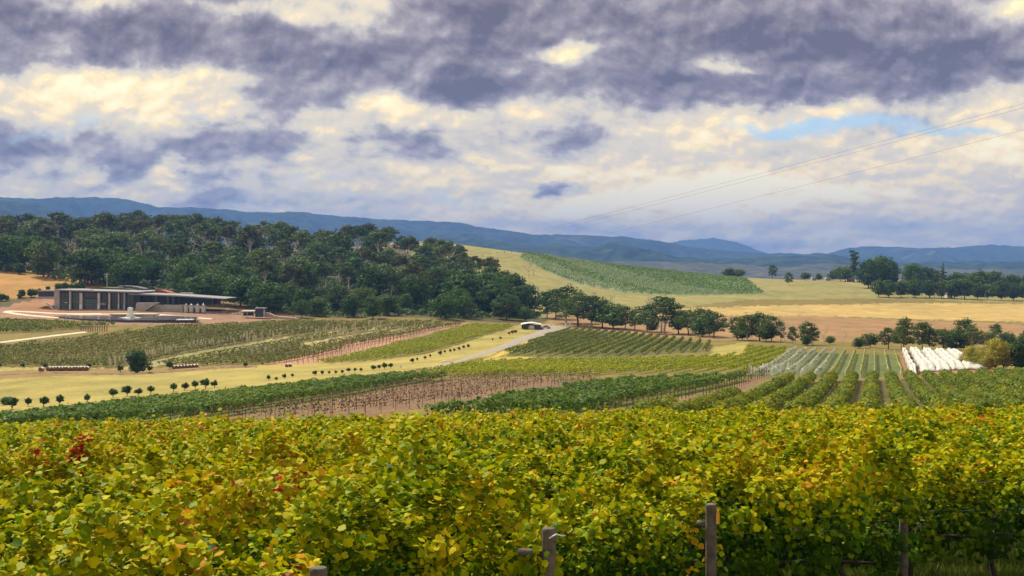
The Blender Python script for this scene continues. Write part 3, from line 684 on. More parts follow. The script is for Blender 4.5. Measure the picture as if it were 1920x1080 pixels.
rows_in('block_e', (560, 775), (900, 722), 3.0, solid('dry_vine', (.16, .10, .045), 1, .5, .4), .15, 16, 1.1, .40, 'bare vine row on red soil, %s from the meadow side', 'bare vine rows on the red soil', 95, hmin=.5, gap=.3, minlen=12, post=(M_dpost, 4.0, 1.2, .024))
rows_in('strip_h', (1250, 757), (1400, 708), 2.8, M_bvine, .22, 7, 1.3, .5, 'thin vine row, %s from the top in the brown strip beside the curved block', 'thin vine rows in the brown strip', 95, gap=.4, minlen=12, post=(M_dpost, 2.4, 1.6, .04))
rows_in('yellow_left', (600, 678), (960, 608), 3.3, M_yvine, .36, 18, 1.3, .8, 'yellow-green vine row, %s across the block left of the road', 'vine rows in the yellow-green block left of the road', 300, hmin=.3)
rows_in('pink_strip', (540, 678), (860, 606), 4.2, solid('dry_vine_far', (.22, .14, .07), 1, .4, 1), .2, 3, 1.1, .4, 'bare staked row, %s across the pinkish bare strip', 'bare staked rows on the pinkish strip', 320, hmin=.4, gap=.4, post=(M_dpost, 3.4, 1.7, .05))
rows_in('big_left', (300, 672), (560, 625), 4.0, M_ovine, .42, 17, 1.4, 1.2, 'dull green vine row, %s counted across the broad block below the winery', 'vine rows in the broad block below the winery', 320, hmin=.2, minlen=8, skip=in_bands)
field('green_strip', [(-60, 604), (0, 604), (120, 607), (240, 612), (200, 613), (0, 628), (-60, 632)], None, 380)
rows_in('green_strip', (0, 618), (200, 609), 3.2, M_bvine, .5, 14, 1.7, 1.6, 'short vine row, %s across the strip between pond and pale track', 'vine rows between the pond and the pale track', 380, hmin=.2, minlen=8)
rows_in('hill_vines', (1060, 487), (1300, 552), 5.5, [M_gvine]*1+[M_hillv]*4+[M_gvine]*4+[M_hillv]*8+[M_gvine], .8, 4, 1.7, 1.3, 'vine row on the far hill, %s from the left', 'vine rows on the far hillside', 700, hmin=.2, minlen=20)

# stakes that stand out as single marks
def stakes(pts, m_, h, w, label, group, dmin=300):
    me = None
    for x, y in pts:
        if me is None: me = MB().box(-w, w, -w, w, -.2, h).mesh('vineyard_stake', m_)
        o = link('vineyard_stake', me, None, (x, y, gz(x, y))); o.scale = (1, 1, random.uniform(.75, 1.2)); o.rotation_euler = (random.uniform(-.06, .06), random.uniform(-.08, .08), random.uniform(0, 3))
        tag(o, label, 'stake', group)
def along(line, n, spread, dmin):
    out = []
    for i in range(n):
        f = random.random()*(len(line)-1); j = int(f); f -= j
        px = line[j][0]*(1-f)+line[j+1][0]*f; py = line[j][1]*(1-f)+line[j+1][1]*f+random.uniform(-spread, spread)
        out.append(P(px, py, dmin))
    return out
stakes(along([(205, 686), (300, 668), (400, 648), (500, 632), (600, 622), (720, 610)], 165, 5, 320), M_stake, 2.1, .15, 'pale timber stake in the band of stakes crossing the broad vineyard', 'pale stakes in the band across the broad vineyard')
stakes(along([(470, 668), (560, 650), (680, 626), (800, 608)], 70, 6, 320), M_stake, 2.0, .13, 'pale timber stake near the pinkish strip, above its upper edge', 'pale stakes above the pinkish strip')
stakes(along([(110, 678), (160, 672), (230, 660), (330, 648)], 35, 8, 320), M_stake, 1.9, .12, 'pale timber stake at the left end of the broad vineyard', 'pale stakes at the left end of the vineyard')
stakes(along([(1405, 703), (1440, 701), (1500, 699)], 28, 3, 200), M_white, 1.5, .085, 'white vine guard at the near corner of the pale netted rows', 'white vine guards at the corner of the netted rows')
# ------------------------------------------------------------------ trees
M_gum = leafmat('gum_leaf', G_((0, (.012, .026, .014)), (.5, (.046, .078, .021)), (.85, (.088, .118, .028)), (1, (.115, .125, .038))), .22, .08, .05, .8, .7, .35, spec=.15, gain=1.75)
M_dense = leafmat('dense_leaf', G_((0, (.012, .028, .014)), (.5, (.040, .078, .019)), (1, (.078, .130, .026))), .22, .06, .05, .8, .7, .35, spec=.15, gain=1.75)
M_olive = leafmat('olive_leaf', G_((0, (.040, .062, .022)), (.5, (.080, .105, .035)), (1, (.13, .140, .045))), .2, .08, .05, .8, .7, .25, gain=1.1)
M_bright = leafmat('bright_leaf', G_((0, (.030, .070, .018)), (.5, (.060, .125, .028)), (1, (.11, .18, .035))), .22, .06, .05, .8, .7, .2, gain=1.05)
M_willow = leafmat('yellow_willow_leaf', G_((0, (.12, .13, .025)), (.5, (.26, .24, .045)), (1, (.42, .34, .07))), .3, .2, .18, .6, .7, .2, gain=1.5)
M_orch = leafmat('orchard_leaf', G_((0, (.018, .060, .022)), (.5, (.040, .110, .030)), (1, (.09, .16, .04))), .2, .06, .2, .8, .7, .2)
M_rust = leafmat('rusty_leaf', G_((0, (.07, .06, .02)), (.5, (.15, .09, .03)), (1, (.24, .12, .04))), .2, .06, .2, .8, .7, .2)
M_tbark = solid('gum_bark', (.60, .53, .45), .9, .45, .8)
M_dbark = solid('dark_bark', (.10, .08, .065), .9, .4, .8)
M_dead = solid('dead_wood', (.58, .51, .44), .9, .3, .8)
def limbs(mb, H, tips, r0, rr, base_r=.022, split=.38):
    """trunk and limbs reaching the clump centres"""
    x0, y0 = rr.normal(0, .02*H, 2)
    fork = np.array([x0, y0, H*split]); mid = np.array([x0*.4+rr.normal(0, .01*H), y0*.4, H*split*.5])
    mb.tube([(0, 0, -.6), tuple(mid*np.array([1, 1, .2])), tuple(mid), tuple(fork)], [H*base_r*1.25, H*base_r, H*base_r*.85, H*base_r*.72], 7)
    for t in tips:
        t = np.array(t); a = fork if rr.random() < .7 else mid+(fork-mid)*rr.uniform(.3, .9)
        m1 = a+(t-a)*.45+np.array([rr.normal(0, .02*H), rr.normal(0, .02*H), -.02*H])
        mb.tube([tuple(a-np.array([0, 0, .1])), tuple(m1), tuple(t)], [H*base_r*.5, H*base_r*.3, H*base_r*.10], 5, cap=False)
def tree_proto(name, H, clumps, leafn, lsize, m_, bark, seed, r_clump, flat=.62, base_r=.02, split=.36, shell=True):
    rr = np.random.default_rng(seed); mb = MB(); limbs(mb, H, [(c[0], c[1], c[2]) for c in clumps], 1, rr, base_r, split)
    C = []; N = []; Tn = []
    for cx, cy, cz, cr in clumps:
        n = int(leafn*(cr/r_clump)**2); d = rr.normal(size=(n, 3)); d /= np.linalg.norm(d, axis=1)[:, None]; d[:, 2] = np.where(d[:, 2] < -.3, d[:, 2]*.5, d[:, 2])
        lump = 1+.22*np.sin(d[:, 0]*5+cx*3)+.18*np.sin(d[:, 1]*6+cz*2)+.15*np.sin(d[:, 2]*7+cy)
        rad = cr*lump*(1-np.abs(rr.normal(0, .17, n)))
        C.append(np.array([cx, cy, cz])+d*rad[:, None]*np.array([1, 1, flat])); N.append(d*np.array([1, 1, 1.2])+rr.normal(0, .45, (n, 3))); Tn.append(np.clip(rr.normal(.5+rr.normal(0, .13), .16, n), 0, 1))
    C = np.concatenate(C); N = np.concatenate(N); Tn = np.concatenate(Tn)
    V, lo, st, to, pl = leaves(C, N, lsize*rr.uniform(.6, 1.3, len(C)), 'quad', rr)
    return (name, H, mesh_np('crown', V, lo, st, to, m_, np.repeat(Tn, pl)), mb.mesh('trunk', bark, True))
def clumpset(rr, n, z0, z1, R0, shape, cr, H):
    out = []
    for i in range(n):
        f = (i+.5)/n; z = z0+(z1-z0)*f
        if shape == 'gum': w = R0*(.55+.6*math.sin(math.pi*min(1, .25+f*.75)))
        elif shape == 'round': w = R0*math.sqrt(max(.05, 1-(2*f-1)**2*.92))
        elif shape == 'cone': w = R0*(1.05-f)
        elif shape == 'column': w = R0*(.6+.4*math.sin(f*3.1))
        else: w = R0
        th = i*2.4+rr.uniform(-.5, .5); q = w*rr.uniform(.45, 1.0) if f < .93 else w*.2
        out.append((math.cos(th)*q, math.sin(th)*q, z, cr*rr.uniform(.75, 1.2)*(1 if shape != 'cone' else (1.25-f))))
    return out
PR = {}
def proto(kind, var):
    key = (kind, var)
    if key in PR: return PR[key]
    sd_ = 100+var*17+sum(map(ord, kind)); rr = np.random.default_rng(sd_)
    if kind == 'gum' and var >= 3: p = tree_proto('gum_tree', 20, clumpset(rr, 9, 13.2, 18.8, 3.9, 'gum', 2.3, 20), 190, .66, [M_gum, M_olive][var % 2], M_tbark, sd_, 2.3, .6, .026, .58)
    elif kind == 'gum': p = tree_proto('gum_tree', 20, clumpset(rr, 13, 10.5, 18.8, 4.6, 'gum', 2.5, 20), 170, .72, [M_gum, M_gum, M_olive][var % 3], M_tbark, sd_, 2.5, .6, .021, .46)
    elif kind == 'dense': p = tree_proto('bushy_gum_tree', 14, clumpset(rr, 17, 2.6, 12.6, 4.8, 'round', 2.9, 14), 150, .72, [M_dense, M_gum][var % 2], M_dbark, sd_, 2.9, .75, .022, .22)
    elif kind == 'bright': p = tree_proto('bright_green_tree', 12, clumpset(rr, 16, 2.5, 10.8, 4.9, 'round', 2.7, 12), 150, .66, M_bright, M_dbark, sd_, 2.7, .8, .02, .22)
    elif kind == 'line': p = tree_proto('paddock_gum_tree', 14, clumpset(rr, 14, 3.4, 12.8, 4.2, 'gum', 2.2, 14), 240, .46, [M_gum, M_dense, M_gum][var % 3], M_dbark if var % 2 else M_tbark, sd_, 2.3, .72, .022, .30)
    elif kind == 'low': p = tree_proto('low_bushy_tree', 9, clumpset(rr, 13, 1.8, 7.8, 3.5, 'round', 2.1, 9), 220, .44, [M_dense, M_gum][var % 2], M_dbark, sd_, 2.1, .8, .022, .2)
    elif kind == 'pine': p = tree_proto('conifer_tree', 24, clumpset(rr, 22, 2.5, 23, 3.6, 'cone', 1.9, 24), 130, .62, M_dense, M_dbark, sd_, 1.9, .55, .014, .7)
    elif kind == 'tall': p = tree_proto('tall_pine_tree', 28, [(rr.normal(0, 1.3), rr.normal(0, 1.3), z, rr.uniform(1.9, 3.1)) for z in np.linspace(7, 26.3, 13)], 170, .7, M_dense, M_dbark, sd_, 2.4, .55, .014, .7)
    elif kind == 'big': p = tree_proto('spreading_old_tree', 24, clumpset(rr, 30, 4, 21.5, 9.5, 'round', 4.0, 24), 210, .8, M_dense, M_dbark, sd_, 4.0, .75, .022, .2)
    elif kind == 'willow': p = tree_proto('yellow_leafed_tree', 7, clumpset(rr, 16, 1.2, 6.3, 2.4, 'round', 1.25, 7), 330, .24, M_willow, M_dbark, sd_, 1.25, 1.0, .02, .2)
    elif kind == 'orchard': p = tree_proto('orchard_tree', 2.6, [(math.cos(a)*.38*f, math.sin(a)*.38*f, z, .42*f) for a, z, f in [(0, 1.0, .8), (1.3, 1.25, 1), (2.6, 1.2, 1), (3.9, 1.3, 1.1), (5.2, 1.2, 1), (.7, 1.7, 1.1), (2.8, 1.75, 1.15), (4.9, 1.7, 1.1), (0, 2.15, .8)]], 130, .17, M_orch if var < 3 else M_rust, M_dbark, sd_, .42, 1.0, .022, .2)
    elif kind == 'roundbush': p = tree_proto('round_dense_tree', 6.6, clumpset(rr, 26, .9, 5.4, 2.2, 'round', 1.25, 6.6), 280, .26, M_dense, M_dbark, sd_, 1.25, .95, .02, .15)
    elif kind == 'shrub': p = tree_proto('garden_shrub', 4, clumpset(rr, 9, .9, 3.2, 1.2, 'round', .95, 4), 150, .38, M_dense, M_dbark, sd_, .95, .95, .02, .2)
    elif kind in ('dead', 'deadbig'):
        mb = MB(); H = 14
        def br(p, d, L, r_, lv):
            q = p+d*L; mb.tube([tuple(p), tuple((p+q)/2+rr.normal(0, L*.05, 3)), tuple(q)], [r_, r_*.75, r_*.5], 5, cap=False)
            if lv == 0: return
            for _ in range(3 if lv > 1 else 4):
                nd = d+rr.normal(0, .55, 3); nd[2] = abs(nd[2])*.7+.25; nd /= np.linalg.norm(nd); br(q, nd, L*rr.uniform(.55, .8), r_*.55, lv-1)
        br(np.array([0, 0, -.4]), np.array([.03, 0, 1.0]), H*.36, .36, 4)
        p = ('bare_tree', H, mb.mesh('branches', M_dead, True), None)
    PR[key] = p; return p
TREES = []
def tree(kind, var, x, y, h, label, group=None, cat='tree', wide=1.0, name=None):
    nm, H, crown, trunk = proto(kind, var); s = h/H
    if crown and trunk is None:
        o = link(name or nm, crown, None, (x, y, gz(x, y))); o.scale = (s*wide, s*wide, s); o.rotation_euler = (0, 0, random.uniform(0, 6.28)); tag(o, label, cat, group); return o
    e = empty(name or nm, (x, y, gz(x, y)-.1), label, cat, group, random.uniform(0, 6.28), (s*wide, s*wide, s))
    link('trunk', trunk, e); link('crown', crown, e); TREES.append((x, y)); return e
def tree_px(kind, var, px, base, top, label, group=None, dmin=200, wide=1.0, cat='tree', d=None, name=None):
    x, y = P(px, base, dmin)
    if d: y = d; x = (px-960)/F*d
    zt = -(top-HZ)/F*y; h = max(zt-gz(x, y), .5)
    return tree(kind, var, x, y, h, label, group, cat, wide, name)

# the wood on the slope behind the winery
SIL = np.array([(-400, 385), (0, 392), (60, 390), (100, 392), (125, 412), (150, 388), (180, 390), (215, 396), (250, 394), (290, 408), (350, 402), (400, 410), (440, 418), (452, 432), (480, 420), (550, 420), (577, 437), (600, 437), (640, 425), (680, 425), (700, 424), (730, 430), (745, 446), (800, 450), (855, 457), (878, 466), (900, 480), (940, 492), (952, 512), (970, 500), (1005, 505), (1020, 530)])
FOOT = np.array([(-400, 480), (0, 508), (90, 520), (140, 536), (230, 545), (330, 552), (430, 568), (500, 588), (560, 597), (1008, 600)])
LM = [(-500, 'left pasture'), (75, 'dark annex'), (150, 'glass front'), (245, 'fountain'), (330, 'steel tanks'), (430, 'long roof end'), (500, 'dark cube shed'), (590, 'broad vineyard'), (720, 'pinkish strip'), (820, 'yellow-green block'), (910, 'roadside orchard trees'), (970, 'white-roofed shed')]
def wood():
    r = np.random.default_rng(5); pts = []
    for tries in range(9000):
        px = r.uniform(-60, 1012); d = math.exp(r.uniform(math.log(512), math.log(1050)))
        g = float(gpy(px, d)); sil = np.interp(px, SIL[:, 0], SIL[:, 1]); foot = np.interp(px, FOOT[:, 0], FOOT[:, 1])
        if g > foot: continue
        if px > 870 and g < 500+(px-870)*.55: continue
        x = (px-960)/F*d; h = r.uniform(13, 21) if d > 560 else r.uniform(8, 13)
        top = g-h*F/d
        if d > 760: h = r.uniform(20, 27); top = g-h*F/d
        if top < sil-4: h = (g-sil+r.uniform(-9, 4))*d/F
        if h < 6.0: continue
        md = 10.5 if d < 640 else 13.2
        if any((x-a)**2+(d-b)**2 < md*md for a, b, *_ in pts): continue
        pts.append((x, d, h, px, g, foot, sil))
        if len(pts) >= 292: break
    # nearest (lowest in the picture) first
    pts.sort(key=lambda q: q[1])
    cnt = {}
    for x, d, h, px, g, foot, sil in pts:
        f = (foot-g)/max(1, foot-sil-25)
        if f < .16: kind, var = ('dense', r.integers(0, 4)) if r.random() < .65 else ('bright', r.integers(0, 2))
        elif f < .5: kind, var = ('gum', r.integers(0, 6)) if r.random() < .6 else ('dense', r.integers(0, 4))
        else: kind, var = ('gum', r.integers(0, 7)) if r.random() < .85 else ('dense', r.integers(0, 4))
        if .1 < f < .75 and r.random() < .16: kind, var = 'dead', r.integers(0, 3)
        zone = 'at foot' if f < .16 else 'low' if f < .38 else 'midway' if f < .68 else 'high'
        lm = [n for p0, n in LM if p0 <= px][-1]
        look = {'gum': ['dark gum tree', 'tall dark gum tree', 'olive gum tree'][var % 3] if var < 3 else 'pale trunked gum tree', 'dense': ['round dark tree', 'blue-green bushy tree'][var % 2], 'bright': 'bright green bushy tree', 'dead': 'bare grey tree'}[kind]
        key = (look, zone, lm); cnt[key] = cnt.get(key, 0)+1
        lab = '%s %s of the wood, above the %s' % (look, zone, lm)
        if cnt[key] > 1: lab = '%s %s back, %s of wood above the %s' % (ordn(cnt[key]), look, zone, lm)
        tree(kind, int(var), x, d, h*(1.05 if kind == 'gum' else .92 if kind != 'dead' else 1.05), lab, 'trees of the wood behind the winery', wide=r.uniform(1.0, 1.3) if kind != 'dead' else 1)
wood()
# undergrowth that closes the wood floor
def undergrowth():
    r = np.random.default_rng(9); C = []
    for _ in range(5200):
        px = r.uniform(-60, 1005); d = math.exp(r.uniform(math.log(525), math.log(930))); g = float(gpy(px, d))
        if g > np.interp(px, FOOT[:, 0], FOOT[:, 1])-2: continue
        if px > 870 and g < 505+(px-870)*.55: continue
        if g < np.interp(px, SIL[:, 0], SIL[:, 1])+30: continue
        C.append(((px-960)/F*d, d, r.uniform(1.2, 3.0)))
    cs = []; ns = []
    for x, y, rad in C:
        n = 16; d = r.normal(size=(n, 3)); d /= np.linalg.norm(d, axis=1)[:, None]; d[:, 2] = np.abs(d[:, 2]); cs.append(np.array([x, y, gz(x, y)])+d*rad*np.array([1.1, 1.1, .9])); ns.append(d+r.normal(0, .3, (n, 3)))
    C = np.concatenate(cs); N = np.concatenate(ns); V, lo, st, to, pl = leaves(C, N, r.uniform(.6, 1.3, len(C)), 'quad', r)
    o = link('undergrowth', mesh_np('undergrowth', V, lo, st, to, M_dense, np.clip(r.normal(.4, .2, len(C)), 0, 1)))
    tag(o, 'dark undergrowth between the trunks of the wood', 'undergrowth', kind='stuff')
undergrowth()

# tree line behind the olive block and the brown field: (px, base, top, kind, var, width)
TL = [(1025, 596, 545, 'line', 0, .9), (1042, 598, 540, 'line', 1, .9), (1062, 606, 535, 'line', 2, 1.1), (1085, 612, 548, 'line', 1, 1.2), (1108, 614, 552, 'line', 0, 1.1), (1130, 615, 560, 'line', 3, 1.0),
      (1150, 616, 568, 'low', 0, 1.2), (1172, 618, 572, 'line', 2, 1.0), (1190, 620, 578, 'line', 5, .7), (1214, 622, 570, 'line', 4, 1.1), (1246, 626, 554, 'line', 0, 1.2), (1222, 622, 604, 'low', 1, 1.0), (1272, 626, 580, 'line', 3, 1.1),
      (1292, 628, 578, 'line', 1, 1.1), (1312, 630, 576, 'line', 2, .9), (1318, 632, 594, 'low', 0, 1.1), (1340, 634, 584, 'line', 5, 1.1), (1330, 632, 580, 'line', 4, .8)]
for i, (px, b_, t_, kd, va, wd) in enumerate(TL):
    tree_px(kd, va, px, b_, t_, 'dark gum tree, %s from the left in the clump behind the olive vine block' % ordn(i+1), 'gum trees behind the olive vine block', 400, wd*1.25)
TL2 = [(1383, 638, 592, 'line', 1, 1.2), (1402, 640, 588, 'line', 0, 1.2), (1424, 640, 585, 'line', 3, 1.3), (1446, 642, 590, 'line', 2, 1.2), (1392, 639, 606, 'low', 0, 1.2), (1436, 642, 608, 'low', 1, 1.2), (1464, 643, 600, 'line', 5, .6)]
for i, (px, b_, t_, kd, va, wd) in enumerate(TL2):
    tree_px(kd, va, px, b_, t_, 'dark tree, %s from the left in the round clump on the brown field edge' % ordn(i+1), 'trees of the round clump', 350, wd)
TL3 = [(1486, 646, 611, 'line', 4, .8), (1514, 648, 602, 'line', 2, 1.1), (1524, 648, 612, 'line', 0, 1.0), (1512, 649, 628, 'low', 0, 1), (1556, 646, 629, 'low', 1, 1.1), (1610, 654, 632, 'low', 0, 1.3), (1632, 652, 624, 'low', 1, 1.2), (1665, 655, 612, 'line', 1, 1.1), (1695, 657, 594, 'line', 3, .9), (1690, 655, 610, 'line', 2, .8),
       (1730, 657, 602, 'line', 0, 1.1), (1742, 658, 610, 'line', 5, .9), (1770, 658, 614, 'line', 1, 1.2), (1808, 657, 596, 'line', 3, 1.2), (1822, 660, 610, 'line', 2, 1.2), (1790, 658, 620, 'low', 0, 1.2), (1868, 648, 606, 'line', 4, .9), (1852, 652, 622, 'low', 1, 1.2), (1890, 652, 622, 'low', 0, 1.2), (1925, 652, 618, 'line', 1, 1.2)]
for i, (px, b_, t_, kd, va, wd) in enumerate(TL3):
    tree_px(kd, va, px, b_, t_, 'dark tree, %s from the left in the spaced row above the netted vines' % ordn(i+1), 'spaced trees above the netted vines', 300, wd*1.05)
for i, (px, b_, t_, kd) in enumerate([(1140, 602, 548, 'dead'), (1240, 622, 540, 'deadbig'), (1232, 624, 584, 'dead'), (1545, 646, 610, 'dead'), (1580, 648, 618, 'dead'), (1492, 644, 600, 'dead'), (992, 520, 490, 'dead'), (1000, 516, 484, 'deadbig'), (1192, 618, 590, 'dead'), (1472, 644, 602, 'dead')]):
    tree_px(kd, i % 3, px, b_, t_, ['leafless grey tree behind the dark clump near the shed', 'tall leafless tree rising over the clump behind the olive block', 'pale bare tree among the trunks behind the olive block', 'thin bare tree on the brown field, left of two', 'thin bare tree on the brown field, right of two', 'bare twiggy tree beside the lone gum on the field edge', 'small bare tree at the upper end of the wood', 'wide bare tree below the far hill vineyard', 'bare pale tree between two dark gums', 'leafless tree at the right side of the round clump'][i], 'bare trees', 300)
# homestead trees on the right-hand rise
HT = [(1368, 520, 502, 'low', 0, 1.6), (1385, 521, 504, 'low', 1, 1.4), (1449, 523, 495, 'line', 1, .9), (1479, 535, 510, 'line', 4, .9), (1510, 526, 510, 'low', 1, 1.2), (1535, 526, 512, 'low', 0, 1.0), (1562, 526, 506, 'low', 0, 1.1), (1576, 527, 500, 'line', 2, 1.2), (1601, 530, 468, 'tall', 0, 1.0), (1585, 528, 498, 'low', 1, 1.4),
      (1628, 541, 484, 'big', 0, .95), (1652, 540, 478, 'big', 1, .95), (1670, 542, 486, 'big', 0, .7), (1712, 546, 492, 'big', 1, .9), (1735, 546, 498, 'big', 0, .8), (1768, 548, 489, 'pine', 0, 1.1), (1795, 550, 510, 'dense', 0, 1.3), (1838, 552, 508, 'dense', 1, 1.2), (1866, 553, 508, 'dense', 2, 1.2), (1895, 553, 514, 'dense', 3, 1.2), (1925, 554, 516, 'dense', 0, 1.2),
      (1648, 557, 525, 'dense', 1, 1.1), (1665, 558, 524, 'dense', 0, 1.2), (1690, 558, 526, 'dense', 3, 1.2), (1716, 558, 524, 'dense', 2, 1.2), (1742, 558, 524, 'dense', 0, 1.2), (1765, 559, 528, 'dense', 1, 1.1), (1790, 560, 524, 'dense', 2, 1.1), (1808, 561, 522, 'dense', 3, 1.2), (1832, 561, 530, 'dense', 0, 1.2), (1852, 562, 532, 'low', 1, 1.3), (1878, 563, 526, 'dense', 1, 1.1), (1900, 563, 530, 'dense', 2, 1.2), (1925, 564, 526, 'dense', 3, 1.2), (1955, 564, 524, 'dense', 0, 1.2), (1750, 540, 506, 'dense', 2, 1.2), (1815, 545, 512, 'dense', 0, 1.3)]
for i, (px, b_, t_, kd, va, wd) in enumerate(HT):
    nm = {'low': 'low dark tree', 'line': 'single gum tree', 'tall': 'tallest slim pine with tiered clumps', 'big': 'spreading dark old tree', 'pine': 'pointed dark conifer', 'dense': 'rounded dark tree'}[kd]
    tree_px(kd, va, px, b_, t_, '%s, %s from the left on the homestead rise' % (nm, ordn(sorted(q[0] for q in HT).index(px)+1)), 'trees on the homestead rise', 600, wd)
# yellow trees and dark tree at the right
for i, (px, b_, t_, kd, va, wd) in enumerate([(1822, 690, 648, 'willow', 0, 1.0), (1842, 691, 652, 'willow', 1, 1.2), (1868, 692, 636, 'willow', 2, 1.1), (1882, 692, 640, 'willow', 0, 1.0), (1856, 692, 658, 'willow', 1, 1.3), (1808, 688, 664, 'willow', 2, 1.2)]):
    tree_px(kd, va, px, b_, t_, 'yellow-leafed bushy tree, %s from the left beside the white nets' % ordn([1808, 1822, 1842, 1856, 1868, 1882].index(px)+1), 'yellow trees beside the nets', 215, wd)
tree_px('roundbush', 0, 1916, 692, 630, 'dark green round tree at the right edge beside the yellow trees', None, 215, 1.1)
tree_px('roundbush', 1, 1945, 692, 640, 'dark green tree half out of the picture at the right edge', None, 215, 1.1)
# big round tree in the meadow edge and its neighbours
tree_px('roundbush', 0, 258, 699, 653, 'big dark round tree standing alone between the bale rows', None, 200, 1.12)
for i, (px, b_, hh) in enumerate([(0, 690, 10), (43, 691, 11), (85, 692, 13), (167, 691, 11), (225, 698, 15), (281, 697, 13), (318, 693, 17), (460, 690, 12), (388, 685, 6), (492, 684, 6)]):
    tree_px('orchard', i % 3, px, b_, b_-hh, 'small dark bush, %s from the left along the bale line' % ordn(sorted([0, 43, 85, 167, 225, 281, 318, 460, 388, 492]).index(px)+1), 'small bushes along the bale line', 200, 1.25, 'bush', name='small_bush')
# orchard trees along the meadow
OR = [(22, 768, 26, 1.5), (52, 763, 20, 1.3), (82, 764, 24, 1.2), (111, 761, 24, 1.1), (164, 756, 20, 1.1), (212, 746, 20, 1.4), (238, 743, 23, 1.3), (260, 742, 16, 1.3), (282, 738, 17, 1.3), (325, 734, 18, 1.2), (347, 732, 17, 1.3), (366, 729, 18, 1.3), (385, 729, 22, 1.3), (403, 727, 16, 1.2),
      (504, 714, 13, 1.1), (518, 714, 9, 1.1), (533, 711, 12, 1.2), (548, 708, 9, 1.1), (591, 705, 12, 1.3), (604, 704, 11, 1.2), (617, 702, 8, 1.2), (629, 702, 9, 1.2), (642, 701, 9, 1.1), (654, 698, 10, 1.2), (665, 697, 9, 1.2), (677, 697, 9, 1.2), (700, 694, 11, 1.3), (710, 692, 10, 1.2), (721, 692, 14, 1.2), (733, 690, 11, 1.3),
      (773, 681, 11, 1.1), (783, 677, 8, 1.1), (797, 675, 9, 1.1), (807, 671, 8, 1.1), (826, 668, 12, 1), (834, 663, 8, 1), (844, 662, 9, 1.1), (852, 660, 8, 1), (861, 657, 8, 1), (870, 654, 8, 1), (878, 652, 8, 1.1), (924, 639, 6, 1), (938, 637, 7, 1.1), (955, 629, 8, 1.2), (961, 627, 9, 1.2), (966, 626, 9, 1.2)]
for i, (px, b_, hh, wd) in enumerate(OR):
    var = 3 if (610 < px < 650 or px > 774) and px != 826 else i % 3
    tree_px('orchard', var, px, b_, b_-hh, 'small %s orchard tree, %s from the left along the meadow edge' % ('rusty' if var == 3 else 'dark green', ordn(i+1)), 'orchard trees along the meadow', 170, wd*random.uniform(.8, 1.2)).rotation_euler = (random.uniform(-.12, .12), random.uniform(-.12, .12), random.uniform(0, 6.28))
tree_px('roundbush', 2, 14, 759, 742, 'dark low mound of brush at the left edge of the meadow', None, 190, 2.2, 'bush', name='brush_mound')
# shrubs behind and beside the winery
for i, (px, b_, hh) in enumerate([(2, 565, 15), (13, 564, 11), (41, 558, 16), (37, 560, 11), (58, 557, 16), (66, 556, 14), (74, 548, 8), (90, 546, 10), (109, 546, 16), (123, 545, 16), (134, 544, 12), (144, 544, 14), (154, 544, 16), (37, 514, 20), (14, 510, 16)]):
    tree_px('shrub', i % 3, px, b_, b_-hh, 'dark shrub %s of the planted line beside and behind the winery' % ordn(i+1), 'shrubs beside the winery', 480, 1.15, 'bush')
tree_px('bright', 0, 226, 545, 495, 'bright green bushy tree right behind the winery by the pole', None, 520, 1.1)
tree_px('bright', 1, 390, 570, 512, 'broad bright green tree behind the long roof', None, 535, 1.5)
tree_px('bright', 0, 450, 575, 518, 'green broad tree behind the end of the long roof', None, 535, 1.5)
tree_px('bright', 1, 500, 586, 530, 'green tree behind the dark cube shed', None, 530, 1.4)
tree_px('line', 5, 950, 600, 548, 'open pale green gum tree beside the white-roofed shed', None, 500, 1.2)
tree_px('dense', 0, 985, 603, 574, 'low dark tree behind the white-roofed shed', None, 500, 1.1)

# ------------------------------------------------------------------ winery
M_conc = solid('concrete', (.42, .39, .37), .85, .25, .5)
M_dwall = solid('dark_cladding', (.055, .062, .075), .6, .3, .6)
M_droof = solid('roof_edge', (.25, .24, .245), .6, .15, .5)
M_glass = solid('dark_glass', (.028, .055, .065), .08, .3, .25, 0, spec=.8)
M_glass2 = solid('teal_glass', (.05, .10, .11), .10, .4, .4, 0, spec=.8)
M_frame = solid('steel_frame', (.16, .16, .17), .5, .2, 1)
M_pillar = solid('pale_pillar', (.56, .52, .48), .8, .12, .6)
M_tank = solid('brushed_tank', (.52, .50, .47), .35, .2, .8, .35)
M_rubble = solid('rubble', (.42, .33, .27), .95, .6, .7)
M_redsoil = solid('red_soil', (.27, .12, .07), .95, .4, .5)
M_grassroof = solid('turf', (.15, .15, .04), .95, .4, .6)
def XX(px, d): return (px-960)/F*d
def ZZ(py, d): return -(py-HZ)/F*d
def pbox(px0, py0, px1, py1, d0, d1, mb=None, mi=0):
    """box whose front face is seen between two photo corners at distance d0, running back to d1"""
    mb = mb or MB(); return mb.box(XX(px0, d0), XX(px1, d0), d0, d1, ZZ(py1, d0), ZZ(py0, d0), mi)
def part(name, mb, m_, root, label=None, smooth=False):
    mb.v = [(x-root.location[0], y-root.location[1], z-root.location[2]) for x, y, z in mb.v]
    o = link(name, mb.mesh(name, m_, smooth), root)
    if label: o['label'] = label
    return o
def root(name, px, py, d, label, cat, group=None): return empty(name, (XX(px, d), d, ZZ(py, d)), label, cat, group)
D0 = 521.0
wy = root('winery_building', 183, 584, D0, 'long low building of dark glass and pale pillars with a sweeping flat roof', 'winery')
part('wall', pbox(118, 548, 262, 586, D0+1.2, D0+22), M_dwall, wy)
